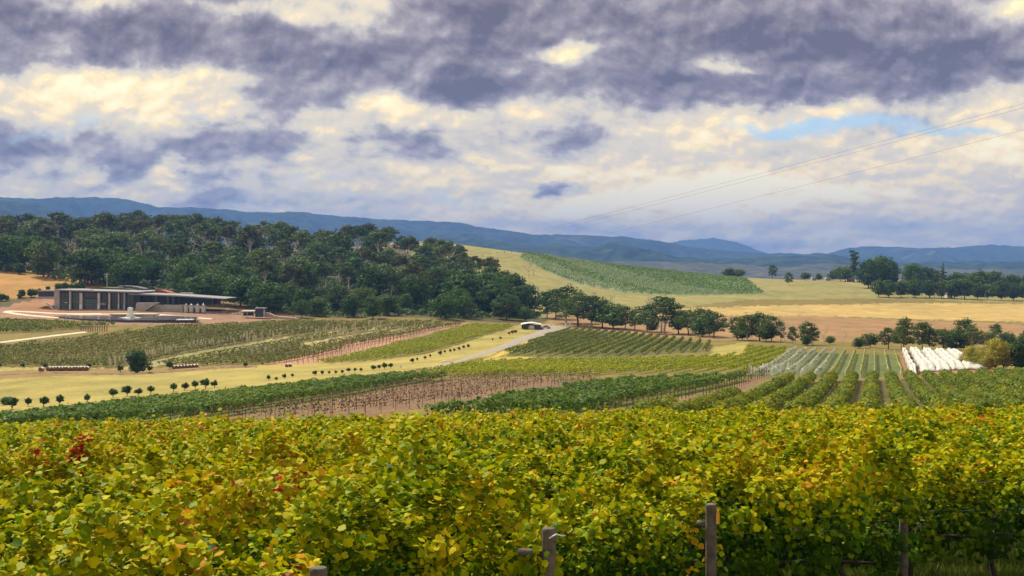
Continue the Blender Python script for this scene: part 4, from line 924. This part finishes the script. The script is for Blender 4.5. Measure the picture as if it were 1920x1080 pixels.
for a_, b_, t0, t1, g_ in [(112, 129, 549, 558, 0), (112, 129, 560, 582, 1), (133, 148.6, 548.5, 582.5, 1), (154.6, 182, 549, 558.5, 0), (154.6, 182, 561, 582, 1), (187.5, 202.5, 550, 583, 0), (206.5, 221, 550, 560, 0), (206.5, 221, 562, 583, 0), (223, 231, 550, 583.5, 1), (234.6, 252, 551, 584, 0)]:
    w_ = part('window', pbox(a_, t0, b_, t1, D0+.6, D0+1.15), [M_glass, M_glass2][g_], wy)
    fr = MB(); n_ = max(2, int((b_-a_)/4.5))
    for q in range(n_+1): fr.box(XX(a_+(b_-a_)*q/n_, D0)-.05, XX(a_+(b_-a_)*q/n_, D0)+.05, D0+.5, D0+.597, ZZ(t1, D0), ZZ(t0, D0))
    for q in (t0, (t0+t1)/2, t1): fr.box(XX(a_, D0)+.05, XX(b_, D0)-.05, D0+.52, D0+.598, ZZ(q, D0)-.05, ZZ(q, D0)+.05)
    part('frame', fr, M_frame, wy).parent = w_
part('end_wall', pbox(101.5, 542.5, 111.5, 583, D0-.4, D0+20), M_conc, wy)
for px, w_, t0 in [(131, 2.6, 545), (151.5, 5, 549), (184.8, 4.2, 549), (204.6, 2.6, 549), (222, 1.6, 549), (232.8, 1.6, 549)]:
    part('pillar', pbox(px-w_/2, t0, px+w_/2, 583.5, D0-.9, D0+.3), M_pillar, wy)
    part('pillar_foot', pbox(px-w_/2-.3, 571, px+w_/2-.6, 583.6, D0-1.6, D0-.95), M_white, wy)
part('roof', MB().prism([(XX(111.7, D0), ZZ(542.8, D0)), (XX(111.7, D0), ZZ(545.2, D0)), (XX(262, D0), ZZ(549.2, D0)), (XX(262, D0), ZZ(547, D0))], D0-1.5, D0+23), M_droof, wy)
part('turf_roof', MB().prism([(XX(150, D0+24), ZZ(546, D0+24)), (XX(270, D0+24), ZZ(550, D0+24)), (XX(262, D0+24), ZZ(545.5, D0+24)), (XX(240, D0+24), ZZ(541, D0+24)), (XX(190, D0+24), ZZ(538.5, D0+24))], D0+23.2, D0+34), M_grassroof, wy)
part('roof_light', pbox(146, 542.4, 168, 544.6, D0+3, D0+8), M_white, wy)
part('terrace', pbox(100, 583.2, 262, 586.5, D0-4, D0+1.1), M_conc, wy)
for a_, b_, t_ in [(121, 125.5, 567), (187, 197.5, 569.6)]: part('awning', pbox(a_, t_, b_, t_+1.0, D0-2.4, D0-1.7), M_white, wy)
part('annex_wall', pbox(71.5, 547, 101, 556, D0+4, D0+16), M_dwall, wy)
part('annex_roof', pbox(70, 544.3, 101.8, 546.9, D0+3.2, D0+17), M_droof, wy)
part('annex_base', pbox(66, 556.1, 101, 560.5, D0+3.6, D0+12), M_conc, wy)
part('ramp_wall', MB().prism([(XX(86, D0), ZZ(564, D0)), (XX(101.3, D0), ZZ(572, D0)), (XX(104, D0), ZZ(581, D0)), (XX(99, D0), ZZ(578, D0))], D0-2.5, D0-1.6), M_pillar, wy)
# cellar wing under the long sweeping roof
part('cellar_wall', MB().prism([(XX(254, D0), ZZ(552, D0)), (XX(254, D0), ZZ(572, D0)), (XX(393, D0), ZZ(572, D0)), (XX(393, D0), ZZ(558, D0))], D0+4, D0+20), solid('blue_black_wall', (.045, .065, .085), .6, .3, .3), wy)
for px in (262, 275, 290, 305, 312, 322, 333): part('louvre', pbox(px, 554.5, px+5.5, 570.5, D0+3.2, D0+3.95), [M_glass2, M_dwall][px % 2], wy)
part('long_roof', MB().prism([(XX(243, D0), ZZ(550, D0)), (XX(243, D0), ZZ(552.2, D0)), (XX(330, D0), ZZ(555.8, D0)), (XX(421, D0), ZZ(561, D0)), (XX(424, D0), ZZ(559.6, D0)), (XX(330, D0), ZZ(553.2, D0))], D0-2, D0+21), M_droof, wy)
for px in (398, 408, 418): part('roof_post', pbox(px, 559.5, px+.7, 574, D0-1.2, D0-.6), M_frame, wy)
rw = root('retaining_wall', 300, 586, 515, 'pale concrete retaining walls with a sloping top in front of the long roof', 'wall')
part('upper_wall', MB().prism([(XX(254, 515), ZZ(586, 515)), (XX(257, 515), ZZ(567.5, 515)), (XX(300, 515), ZZ(567.5, 515)), (XX(286, 515), ZZ(574.5, 515)), (XX(268, 515), ZZ(587, 515))], 514, 516), M_conc, rw)
part('lower_wall', MB().prism([(XX(270, 515), ZZ(587, 515)), (XX(288, 515), ZZ(574, 515)), (XX(305, 515), ZZ(571.5, 515)), (XX(341, 515), ZZ(573, 515)), (XX(341, 515), ZZ(587.5, 515))], 516.2, 520.3), M_conc, rw)
for i, px in enumerate((349, 359, 370.5, 381.5)):
    t_ = root('storage_tank', px, 587, 516, 'pale steel tank with a cone top, %s from the left in front of the cellar' % ordn(i+1), 'tank', 'steel tanks in front of the cellar')
    x, z = XX(px, 516), ZZ(586.5, 516); hh = ZZ(573, 516)
    part('body', MB().lathe(x, 516, [(.98, z), (1.0, z+.3), (1.0, hh-.1), (.96, hh)], 16), M_tank, t_, smooth=True)
    part('cone', MB().lathe(x, 516, [(1.02, hh+.01), (.3, hh+.5), (.12, hh+.75)], 16), M_tank, t_, smooth=True)
    part('base', MB().box(x-.9, x+.9, 515.2, 516.9, z-.6, z-.02), M_frame, t_)
def rubble(name, pa, pb, n, s0, m_, label, dd=6):
    r = np.random.default_rng(len(label)); mb = MB()
    for q in range(n):
        px = r.uniform(pa[0], pb[0]); py = r.uniform(pa[1], pb[1]); d = r.uniform(D0-dd, D0+dd); x, z = XX(px, d), ZZ(py, d); s = s0*r.uniform(.4, 1.3); z = gz(x, d)-.1
        mb.lathe(x, d, [(s*.7, z-s*.4), (s, z), (s*.5, z+s*.5)], 5, sx=r.uniform(.7, 1.6))
    tag(link(name, mb.mesh(name, m_)), label, 'rubble', kind='stuff')
rubble('rubble', (385, 573), (445, 586), 240, .75, M_rubble, 'heaped building rubble and pallets right of the steel tanks')
rubble('rubble_bank', (392, 564), (430, 575), 90, .9, M_redsoil, 'red soil bank under the end of the long roof', 3)
rubble('cut_bank', (425, 566), (560, 586), 110, .7, M_redsoil, 'reddish cut bank under the trees right of the winery', 8)
rubble('yard_clutter', (300, 577), (345, 587), 90, .45, M_rubble, 'loose crates and clutter in front of the retaining wall', 4)
em = root('embankment', 252, 548, 550, 'grey stone embankment wall behind the winery roof', 'wall')
part('stone_face', MB().prism([(XX(229, 550), ZZ(548, 550)), (XX(229, 550), ZZ(535.5, 550)), (XX(250, 550), ZZ(536.5, 550)), (XX(272, 550), ZZ(541, 550)), (XX(276, 550), ZZ(549, 550))], 548, 556), solid('stone_bank', (.17, .16, .18), .9, .5, .8), em)
rs = root('red_shed', 308, 552, 548, 'low shed with a rust red roof behind the winery', 'shed')
part('roof', MB().prism([(XX(294, 548), ZZ(549.5, 548)), (XX(293, 548), ZZ(544, 548)), (XX(304, 548), ZZ(543.5, 548)), (XX(322, 548), ZZ(549, 548))], 546, 554), solid('rust_roof', (.42, .09, .05), .7, .3, .5), rs)
part('wall', pbox(295, 549.6, 320, 554, 547, 553), M_dwall, rs)
ws = root('white_shed', 282, 552, 545, 'small white roofed shed left of the rust red roof', 'shed')
part('roof', pbox(275, 544.5, 289, 548, 545, 550), M_white, ws); part('wall', pbox(276, 548.1, 296, 553, 545.4, 549), M_dwall, ws)
wb = root('white_cabin', 225, 546, 545, 'small pale square cabin standing on the turf behind the winery', 'cabin')
part('wall', pbox(222, 537.5, 228, 543.5, 545, 549), M_pillar, wb); part('roof', pbox(221.7, 535.8, 228.3, 537.4, 544.8, 549.3), M_droof, wb); part('door', pbox(224, 539, 225.6, 543.4, 544.9, 544.98), M_dwall, wb)
bu = root('parked_bus', 349, 554, 548, 'white minibus with dark windows parked behind the long roof', 'bus')
part('body', pbox(338, 549, 360, 554.5, 546, 548.5), M_white, bu); part('window', pbox(340, 550.2, 357, 551.8, 545.92, 545.98), M_glass, bu)
for px in (342, 355): part('wheel', MB().tube([(XX(px, 546), 545.8, ZZ(554.6, 546)), (XX(px, 546), 546.3, ZZ(554.6, 546))], .42, 12), M_dwall, bu)
cs = root('cube_shed', 486, 595, 500, 'dark cube shaped shed with a flat roof at the right yard end', 'shed')
part('wall', pbox(478.5, 579.5, 494, 594.5, 500, 504), solid('blue_shed', (.05, .065, .10), .6, .2, .6), cs); part('roof', pbox(477.2, 577.3, 496, 579.4, 499.4, 504.6), M_droof, cs); part('corner_post', pbox(494.1, 579.5, 495.5, 594.5, 499.8, 501), M_pillar, cs); part('door', pbox(484, 587, 488, 594.4, 499.9, 499.97), M_glass2, cs)
cn = root('open_canopy', 466, 594, 500, 'white flat canopy on posts beside the dark cube shed', 'canopy')
part('roof', pbox(453, 582.3, 477, 584.6, 499, 504), M_white, cn)
for px in (455, 463, 475): part('post', pbox(px, 584.7, px+.8, 594, 499.5, 499.9), M_pillar, cn)
part('back_wall', pbox(456, 585, 476, 592, 503, 503.6), M_dwall, cn)
rp = root('ramp_wall', 525, 600, 505, 'cream retaining wall that steps down to the right of the cube shed', 'wall')
part('wall', MB().prism([(XX(496.5, 505), ZZ(594, 505)), (XX(496.5, 505), ZZ(586, 505)), (XX(506, 505), ZZ(586.5, 505)), (XX(516, 505), ZZ(592, 505)), (XX(560, 505), ZZ(596.5, 505)), (XX(560, 505), ZZ(599, 505)), (XX(520, 505), ZZ(597, 505))], 504, 505.5), solid('cream_wall', (.62, .50, .38), .9, .2, .5), rp)
# pond edges and fountain
jt = root('jetty', 347, 606, 446, 'flat white jetty on the near edge of the pond', 'jetty')
part('deck', MB().box(XX(334, 446), XX(364, 446), 443, 447, ZW+.15, ZW+.42), M_white, jt)
for px in (336, 350, 362): part('pile', MB().box(XX(px, 446)-.12, XX(px, 446)+.12, 444.8, 445.05, ZW-1.5, ZW+.14), M_dpost, jt)
pl = root('pond_ledge', 255, 594, 490, 'pale floating ledge at the far side of the pond behind the fountain', 'ledge')
part('deck', MB().box(XX(212, 490), XX(297, 490), 486, 492, ZW+.2, ZW+.75), M_pale, pl)
for px in (216, 240, 270, 294): part('pile', MB().box(XX(px, 490)-.15, XX(px, 490)+.15, 486.6, 486.9, ZW-1.5, ZW+.19), M_dpost, pl)
m_, k, out = mat('fountain_water'); b = k.node('ShaderNodeBsdfPrincipled'); b.inputs['Base Color'].default_value = (.88, .87, .82, 1); b.inputs['Roughness'].default_value = .6
tr_ = k.node('ShaderNodeBsdfTranslucent'); tr_.inputs[0].default_value = (.9, .9, .85, 1); mx = k.node('ShaderNodeMixShader'); mx.inputs[0].default_value = .5
k.l.new(b.outputs[0], mx.inputs[1]); k.l.new(tr_.outputs[0], mx.inputs[2]); k.l.new(mx.outputs[0], out.inputs[0]); M_jet = m_
DF = 468
ft = root('fountain', 244, 603, DF, 'tall white water jet rising from the pond', 'fountain')
xf = XX(244.5, DF); zt = ZZ(575.5, DF); r = np.random.default_rng(3)
part('jet', MB().lathe(xf, DF, [(.78, ZW), (.80, ZW+1.2), (.72, zt-2.4), (.62, zt-1.0), (.36, zt-.3), (.08, zt)], 12), M_jet, ft, smooth=True)
sp = MB()
for q in range(420):
    a = r.uniform(0, 6.28); hh = r.random(); rad = r.uniform(.6, 1.05)+(1-hh)**3*1.1; s = r.uniform(.05, .13); z = ZW+hh*(zt-ZW)*.97; x, y = xf+math.cos(a)*rad, DF+math.sin(a)*rad
    sp.lathe(x, y, [(s*.3, z-s), (s, z), (s*.3, z+s)], 4)
part('spray', sp, M_jet, ft)['kind'] = 'stuff'
part('foam', MB().lathe(xf, DF, [(3.0, ZW+.02), (2.2, ZW+.12), (1.0, ZW+.3)], 16, sx=1.4), M_jet, ft)

# ------------------------------------------------------------------ the white-roofed shed by the road, gate stones
sh = root('white_roofed_shed', 998, 620, 482, 'small dark shed with a bent white roof and pale water tank beside the gravel road', 'shed')
zb = gz(XX(998, 482), 482)-.3
def shp(pts, d0, d1): return MB().prism([(XX(a, 482), ZZ(b_, 482) if b_ < 900 else zb) for a, b_ in pts], d0, d1)
part('wall', shp([(1003.5, 999), (1003.5, 609.2), (1014, 608.8), (1014, 999)], 480, 487), solid('purple_wall', (.09, .075, .12), .7, .2, .5), sh)
part('carport', shp([(978, 999), (978, 609), (991, 606.4), (1003.3, 609), (1003.3, 999)], 483, 487), M_dwall, sh)
part('roof', shp([(977, 608.4), (979, 606.9), (990, 604.9), (999, 604.5), (1015.5, 607.9), (1015.5, 608.7), (1003, 608.4), (998, 606.9), (990, 606.2)], 479, 488), M_white, sh)
part('water_tank', MB().lathe(XX(997.5, 481), 481.0, [(1.2, zb), (1.2, ZZ(610.6, 481)), (1.1, ZZ(610.2, 481)), (.1, ZZ(609.6, 481))], 18), M_white, sh, smooth=True)
part('side_panel', pbox(989.5, 611, 992, 619.5, 480.4, 480.6), M_rubble, sh)
for px, lab in ((982, 'carport'), (986.5, 'carport')): part('post', MB().box(XX(px, 480)-.1, XX(px, 480)+.1, 480, 480.2, zb, ZZ(606.8, 480)), M_frame, sh)
def car(px, py, d, cm, label, rz=0, s=1.0):
    x, y = XX(px, d), d; c = empty('parked_car', (x, y, gz(x, y)), label, 'car', None, rz)
    def p_(n, mb, m_): return link(n, mb.mesh(n, m_), c)
    p_('body', MB().prism([(-2.1, .35), (-2.15, .8), (-1.9, .95), (-1.1, 1.0), (-.6, 1.42), (.9, 1.45), (1.5, 1.0), (2.1, .9), (2.15, .4)], -.85, .85), cm)
    p_('window', MB().prism([(-.98, 1.02), (-.55, 1.37), (.85, 1.39), (1.3, 1.02)], -.87, .87), M_glass)
    for wx in (-1.35, 1.35):
        for wy_ in (-.78, .78): p_('wheel', MB().tube([(wx, wy_-.12, .33), (wx, wy_+.12, .33)], .33, 14), M_dwall)
car(1022, 611, 484, solid('silver_paint', (.45, .46, .48), .3, .05, 1, .5), 'silver car parked in the yard beside the white-roofed shed', .2)
for px, t_, b_, w_, lab in [(1034, 604.5, 612.5, 1.1, 'slim white pillar by the yard behind the road end'), (1061, 606, 614, 1.1, 'white pillar at the right side of the road end'), (1069, 603, 613, 1.4, 'pale stone pillar beside the tree clump at the road end'), (1073, 596, 612, 1.0, 'tallest pale pillar against the tree clump at the road end')]:
    x, y = P(px, b_, 400); e_ = empty('gate_pillar', (x, y, gz(x, y)), lab, 'pillar', 'pale pillars at the road end'); hh = (b_-t_)*y/F; ww = w_*y/F
    link('shaft', MB().box(-ww*.8, ww*.8, -ww*.8, ww*.8, -.3, hh*.9).mesh('shaft', M_white), e_); link('cap', MB().lathe(0, 0, [(ww*1.05, hh*.9+.003), (ww*.9, hh*.95), (ww*.2, hh)], 8).mesh('cap', M_white), e_)
# ------------------------------------------------------------------ bird nets
m_, k, out = mat('bird_net'); geo = k.node('ShaderNodeNewGeometry'); n = k.noise(k.v('MULTIPLY', geo.outputs['Position'], (1, .35, 1)), 1.1, 6, .7)
b = k.node('ShaderNodeBsdfPrincipled'); k.l.new(k.ramp(n, [(.3, (.50, .49, .43)), (.5, (.72, .70, .62)), (.7, (.84, .82, .74))]), b.inputs['Base Color']); b.inputs['Roughness'].default_value = .8
bp = k.node('ShaderNodeBump'); bp.inputs['Strength'].default_value = .5; bp.inputs['Distance'].default_value = .3; k.l.new(n, bp.inputs['Height']); k.l.new(bp.outputs[0], b.inputs['Normal'])
tl_ = k.node('ShaderNodeBsdfTranslucent'); tl_.inputs[0].default_value = (.8, .78, .7, 1); mx = k.node('ShaderNodeMixShader'); mx.inputs[0].default_value = .3
k.l.new(b.outputs[0], mx.inputs[1]); k.l.new(tl_.outputs[0], mx.inputs[2]); k.l.new(mx.outputs[0], out.inputs[0]); M_net = m_
for i, (a0, a1, ya, b0, b1, yb) in enumerate([(1691, 1697, 661, 1707, 1721, 704), (1704, 1719, 660, 1727, 1758, 698), (1726, 1742, 661, 1756, 1785, 697), (1749, 1765, 662, 1783, 1812, 695), (1771, 1788, 662, 1808, 1850, 693)]):
    r = np.random.default_rng(i); na, nb = 64, 17; V = []
    p0 = np.array(P((a0+a1)/2, ya, 230)); p1 = np.array(P((b0+b1)/2, yb, 215)); w0 = (a1-a0)/F*p0[1]; w1 = (b1-b0)/F*p1[1]
    ph = r.uniform(0, 6, 8)
    for u_ in range(na):
        f = u_/(na-1); c_ = p0+(p1-p0)*f; w_ = w0+(w1-w0)*f
        for v_ in range(nb):
            g_ = v_/(nb-1)*2-1; x = c_[0]+g_*w_*.5+.12*math.sin(f*31+ph[0]+g_*3); y = c_[1]+.2*math.sin(g_*5+ph[1])
            # two ridges of vines carry the net, the middle sags, the skirts reach the ground
            ridge = math.exp(-((abs(g_)-.45)/.30)**2)
            z = 1.6*max(0, 1-abs(g_)**8)*(.84+.16*ridge)+.06*math.sin(f*43+ph[2]+g_*4)+.04*math.sin(f*90+ph[3]-g_*7)+r.normal(0, .02)
            if v_ in (0, nb-1): z = .02+.12*abs(math.sin(f*37+ph[4]))
            edge = min(f, 1-f)*(na-1)
            if edge < 6: z *= .10+.90*(edge/6)**.7
            V.append((x, y, gz(x, y)+max(.02, z)))
    q = [(u_*nb+v_, u_*nb+v_+1, (u_+1)*nb+v_+1, (u_+1)*nb+v_) for u_ in range(na-1) for v_ in range(nb-1)]; q = np.array(q)
    o = link('bird_net', mesh_np('bird_net', V, q.ravel(), np.arange(len(q))*4, np.full(len(q), 4), M_net, smooth=True))
    so = o.modifiers.new('thickness', 'SOLIDIFY'); so.thickness = .03
    tag(o, ['narrow white bird net at the left edge of the five nets', 'second white bird net from the left, draped over vines', 'middle one of the five white bird nets', 'fourth white bird net from the left, draped over vines', 'widest white bird net next to the yellow trees'][i], 'bird net', 'white bird nets draped over vines')

# ------------------------------------------------------------------ wrapped bales
M_wrap = solid('bale_wrap', (.76, .72, .66), .5, .1, 3); M_straw = solid('bale_straw', (.26, .13, .08), .95, .4, 4)
bales = [(76+1.5, 697, 8)]+[(92+i*5.9, 696-.12*i, 8) for i in range(13)]+[(326+i*6.2, 691.5-.3*i, 6) for i in range(8)]+[(538, 688.5, 6), (544.5, 688, 6)]
for i, (px, b_, hh) in enumerate(bales):
    x, y = P(px, b_, 200); rad = hh/F*y*.5
    where = 'at the left end of the long bale row' if i == 0 else '%s of the long white-topped bale row' % ordn(i+1) if i < 14 else '%s of the bale row right of the big round tree' % ordn(i-13) if i < 22 else 'of the lone pair in the meadow, %s one' % ('left' if i == 22 else 'right')
    e_ = empty('straw_bale', (x, y, gz(x, y)), 'round wrapped bale, '+where, 'bale', 'wrapped round bales on the meadow', random.uniform(-.12, .12))
    link('straw', MB().tube([(0, -.7, rad), (0, .7, rad)], rad, 16).mesh('straw', M_straw), e_)
    wp = MB(); arc = [(math.cos(t)*rad*1.05, rad+math.sin(t)*rad*1.05) for t in np.linspace(.25, math.pi-.25, 12)]; inn = [(math.cos(t)*rad*1.012, rad+math.sin(t)*rad*1.012) for t in np.linspace(math.pi-.25, .25, 12)]
    nn = 12; b0 = 0; wp.v = [(x_, -.74, z_) for x_, z_ in arc+inn]+[(x_, .74, z_) for x_, z_ in arc+inn]; T_ = 24
    wp.f = [(t, t+1, T_+t+1, T_+t) for t in range(T_-1)]+[(T_-1, 0, T_, 2*T_-1)]+[(t, T_-1-t, T_-2-t, t+1) for t in range(11)]+[(T_+t+1, T_+T_-2-t, T_+T_-1-t, T_+t) for t in range(11)]; wp.m = [0]*len(wp.f)
    link('wrap', wp.mesh('wrap', M_wrap), e_)
strip('dry_grass_bank', [(-40, 708), (60, 701), (140, 700), (250, 702), (330, 696), (400, 691), (480, 688)], [5, 5, 4, 3, 5, 5, 4], solid('dry_bank', (.24, .15, .07), .95, .5, .5), .25, 200)

# ------------------------------------------------------------------ poles, wires, small masts
def power_pole(px, base, top, d, label, arm=1.1):
    x = XX(px, d); z0 = gz(x, d); zt = ZZ(top, d); e_ = empty('power_pole', (x, d, z0), label, 'power pole')
    link('pole', MB().lathe(0, 0, [(.17, -.5), (.12, zt-z0)], 8).mesh('pole', M_pillar), e_)
    link('crossarm', MB().box(-arm, arm, -.24, -.14, zt-z0-.75, zt-z0-.55).mesh('crossarm', M_pillar), e_)
    link('crossarm', MB().box(-arm*.7, arm*.7, -.24, -.14, zt-z0-1.75, zt-z0-1.6).mesh('crossarm', M_pillar), e_)
    im = MB().lathe(0, -.19, [(.05, 0), (.09, .1), (.04, .28)], 8).mesh('insulator', M_white)
    for q in (-.9, 0, .9): link('insulator', im, e_, (q*arm, 0, zt-z0-.55 if q else zt-z0))
power_pole(200.5, 545, 511.5, 556, 'pale power pole with two crossarms behind the winery')
M_wire = solid('wire_grey', (.16, .15, .17), .6, .1, 1)
for (pa, da, pb, db, sag, lab) in [((2300, 92), 120, (432, 568), 560, 3.2, 'upper power line crossing the sky at the right'), ((2300, 101), 118, (436, 571), 558, 3.3, 'second power line just under the uppermost one'), ((2300, 146), 124, (470, 580), 552, 4.4, 'lowest power line, running apart below the upper pair')]:
    A = np.array([XX(pa[0], da), da, ZZ(pa[1], da)]); B_ = np.array([XX(pb[0], db), db, ZZ(pb[1], db)]); pts = []; rd = []
    for q in range(61):
        f = q/60; p = A+(B_-A)*f; p[2] -= sag*4*f*(1-f)*.5; pts.append(tuple(p)); rd.append(.014)
    tag(link('power_line', MB().tube(pts, rd, 5).mesh('power_line', M_wire, True)), lab, 'power line', 'power lines')
x, y = P(1210, 766, 100); z0 = gz(x, y); e_ = empty('weather_mast', (x, y, z0), 'small white T shaped weather mast standing among the green vines', 'mast')
zt = ZZ(753, y)-z0; link('pole', MB().lathe(0, 0, [(.05, 0), (.045, zt)], 8).mesh('pole', M_white), e_); link('arm', MB().box(-.40, .36, -.03, .03, zt-.02, zt+.09).mesh('arm', M_white), e_); link('sensor', MB().lathe(.28, 0, [(.06, zt-.16), (.08, zt-.08), (.05, zt-.025)], 8).mesh('sensor', M_white), e_)
x, y = P(751, 689, 200); e_ = empty('marker_post', (x, y, gz(x, y)), 'small white marker at the end of the orchard trees by the track', 'marker'); link('post', MB().lathe(0, 0, [(.22, -.1), (.2, .7), (.08, .95)], 8).mesh('post', M_white), e_); link('base', MB().box(-.4, .4, -.35, .35, -.1, .12).mesh('base', M_pillar), e_)
x, y = P(838, 681, 200); c_ = empty('culvert_pipe', (x, y, gz(x, y)), 'low white culvert hoop beside the bend of the gravel road', 'culvert'); link('hoop', MB().tube([(math.cos(t)*1.3, 0, math.sin(t)*.55) for t in np.linspace(0, math.pi, 9)], .14, 8).mesh('hoop', M_white, True), c_)
# fence on the trellis edge of the strip below the pond
fe = empty('trellis_fence', (XX(176, 418), 418, gz(XX(176, 418), 418)), 'short brown post and rail fence among the vines below the pond', 'fence')
for q in range(12):
    x = XX(152+q*4.4, 418); link('post', MB().box(x-XX(176, 418)-.1, x-XX(176, 418)+.1, -.1, .1, -.4, 2.0).mesh('post', M_dpost), fe)
link('rail', MB().box(XX(152, 418)-XX(176, 418), XX(201, 418)-XX(176, 418), -.16, -.102, 1.75, 1.95).mesh('rail', M_stake), fe)
# homestead buildings among the trees
def house(px, base, top, wpx, d, wm, rm, label):
    x = XX(px, d); z0 = gz(x, d); w_ = wpx/F*d; zt = ZZ(top, d); h_ = min(max(zt-z0, 2.6), 5.5); e_ = empty('farm_house', (x, d, z0), label, 'house')
    link('wall', MB().box(-w_/2, w_/2, 0, 6, -.5, h_*.68).mesh('wall', wm), e_)
    link('roof', MB().prism([(-w_/2-.3, h_*.683), (w_/2+.3, h_*.683), (w_/2-.6, h_), (-w_/2+.6, h_)], -.4, 6.4).mesh('roof', rm), e_)
    wn_ = MB().box(-.5, .5, -.06, -.005, h_*.25, h_*.5).mesh('window', M_glass)
    for q in (-.28, .28): link('window', wn_, e_, (q*w_, 0, 0))
house(1527, 527, 522.5, 7, 1010, M_pillar, M_droof, 'tiny white farm house beside low trees on the far rise')
house(1553, 527, 521.5, 9, 1015, M_pillar, solid('grey_roof', (.35, .33, .33), .7, .2, .3), 'pale low farm house right of the tiny white one on the rise')
house(1597, 532, 521, 11, 985, solid('brick_wall', (.32, .2, .15), .9, .3, .5), M_droof, 'brown farm house at the left side of the big dark trees')
house(1781, 552, 533, 10, 780, M_pillar, solid('brown_roof', (.25, .12, .09), .8, .2, .3), 'narrow pale house peeping out of the right-hand trees')
# fence posts at the foot of the homestead trees
fm = MB().box(-.12, .12, -.12, .12, -.3, 1.5).mesh('fence_post', M_stake)
for q in range(34):
    px = 1660+q*8.4; d = float(np.interp(px, [1660, 1780, 1950], [772, 778, 742])); x = XX(px, d)
    tag(link('fence_post', fm, None, (x, d, gz(x, d))), 'pale fence post along the paddock edge below the homestead trees', 'fence post', 'fence posts below the homestead trees')
fm2 = MB().box(-.15, .15, -.15, .15, -.3, 1.7).mesh('fence_post', M_dpost)
for q in range(26):
    px = 905+q*13.5; d = float(np.interp(px, [905, 960, 1100, 1250], [935, 1010, 1020, 1040])); x = XX(px, d)
    tag(link('fence_post', fm2, None, (x, d, gz(x, d))), 'dark post on the crest of the hill beyond the wood', 'fence post', 'fence posts on the hill crest')

# ------------------------------------------------------------------ grass under the near vines, and in the paddocks
def grass(name, n, fn, size, m_, label, r):
    X = []; 
    xy = fn(n, r); x, y = xy[:, 0], xy[:, 1]; z = ground(x, y); n = len(x); h = size*r.uniform(.5, 1.3, n); a = r.uniform(0, 3.14, n); w = h*.12
    lx, ly = r.normal(0, .3, n)*h, r.normal(0, .3, n)*h
    V = np.stack([np.column_stack([x-np.cos(a)*w, y-np.sin(a)*w, z-.02]), np.column_stack([x+np.cos(a)*w, y+np.sin(a)*w, z-.02]), np.column_stack([x+lx+np.cos(a)*w*.1, y+ly, z+h])], 1).reshape(-1, 3)
    o = link(name, mesh_np(name, V, np.arange(3*n), np.arange(n)*3, np.full(n, 3), m_, np.clip(r.normal(.5, .25, n), 0, 1))); tag(o, label, 'grass', kind='stuff')
M_grass = leafmat('grass_blade', G_((0, (.05, .09, .015)), (.6, (.12, .17, .03)), (1, (.28, .25, .08))), .3, .1, .5, .8)
grass('grass', 90000, lambda n, r: (lambda y, u: np.column_stack([u*y, y]))(r.uniform(9, 24, n), r.uniform(-.1, .47, n)), .16, M_grass, 'green grass growing under the nearest vine rows', np.random.default_rng(4))
# ------------------------------------------------------------------ haze
lo_, hi_ = (-7000, -300, -70), (8500, 16500, 540)
hz = link('haze', MB().box(lo_[0], hi_[0], lo_[1], hi_[1], lo_[2], hi_[2]).mesh('haze', []))
m_, k, out = mat('haze_air'); pv = k.node('ShaderNodeVolumePrincipled'); pv.inputs['Density'].default_value = 1.0e-4; pv.inputs['Color'].default_value = (.22, .43, 1.0, 1)
k.l.new(pv.outputs[0], out.inputs['Volume']); hz.data.materials.append(m_); tag(hz, 'thin blue haze lying over the valley', 'haze', kind='stuff')
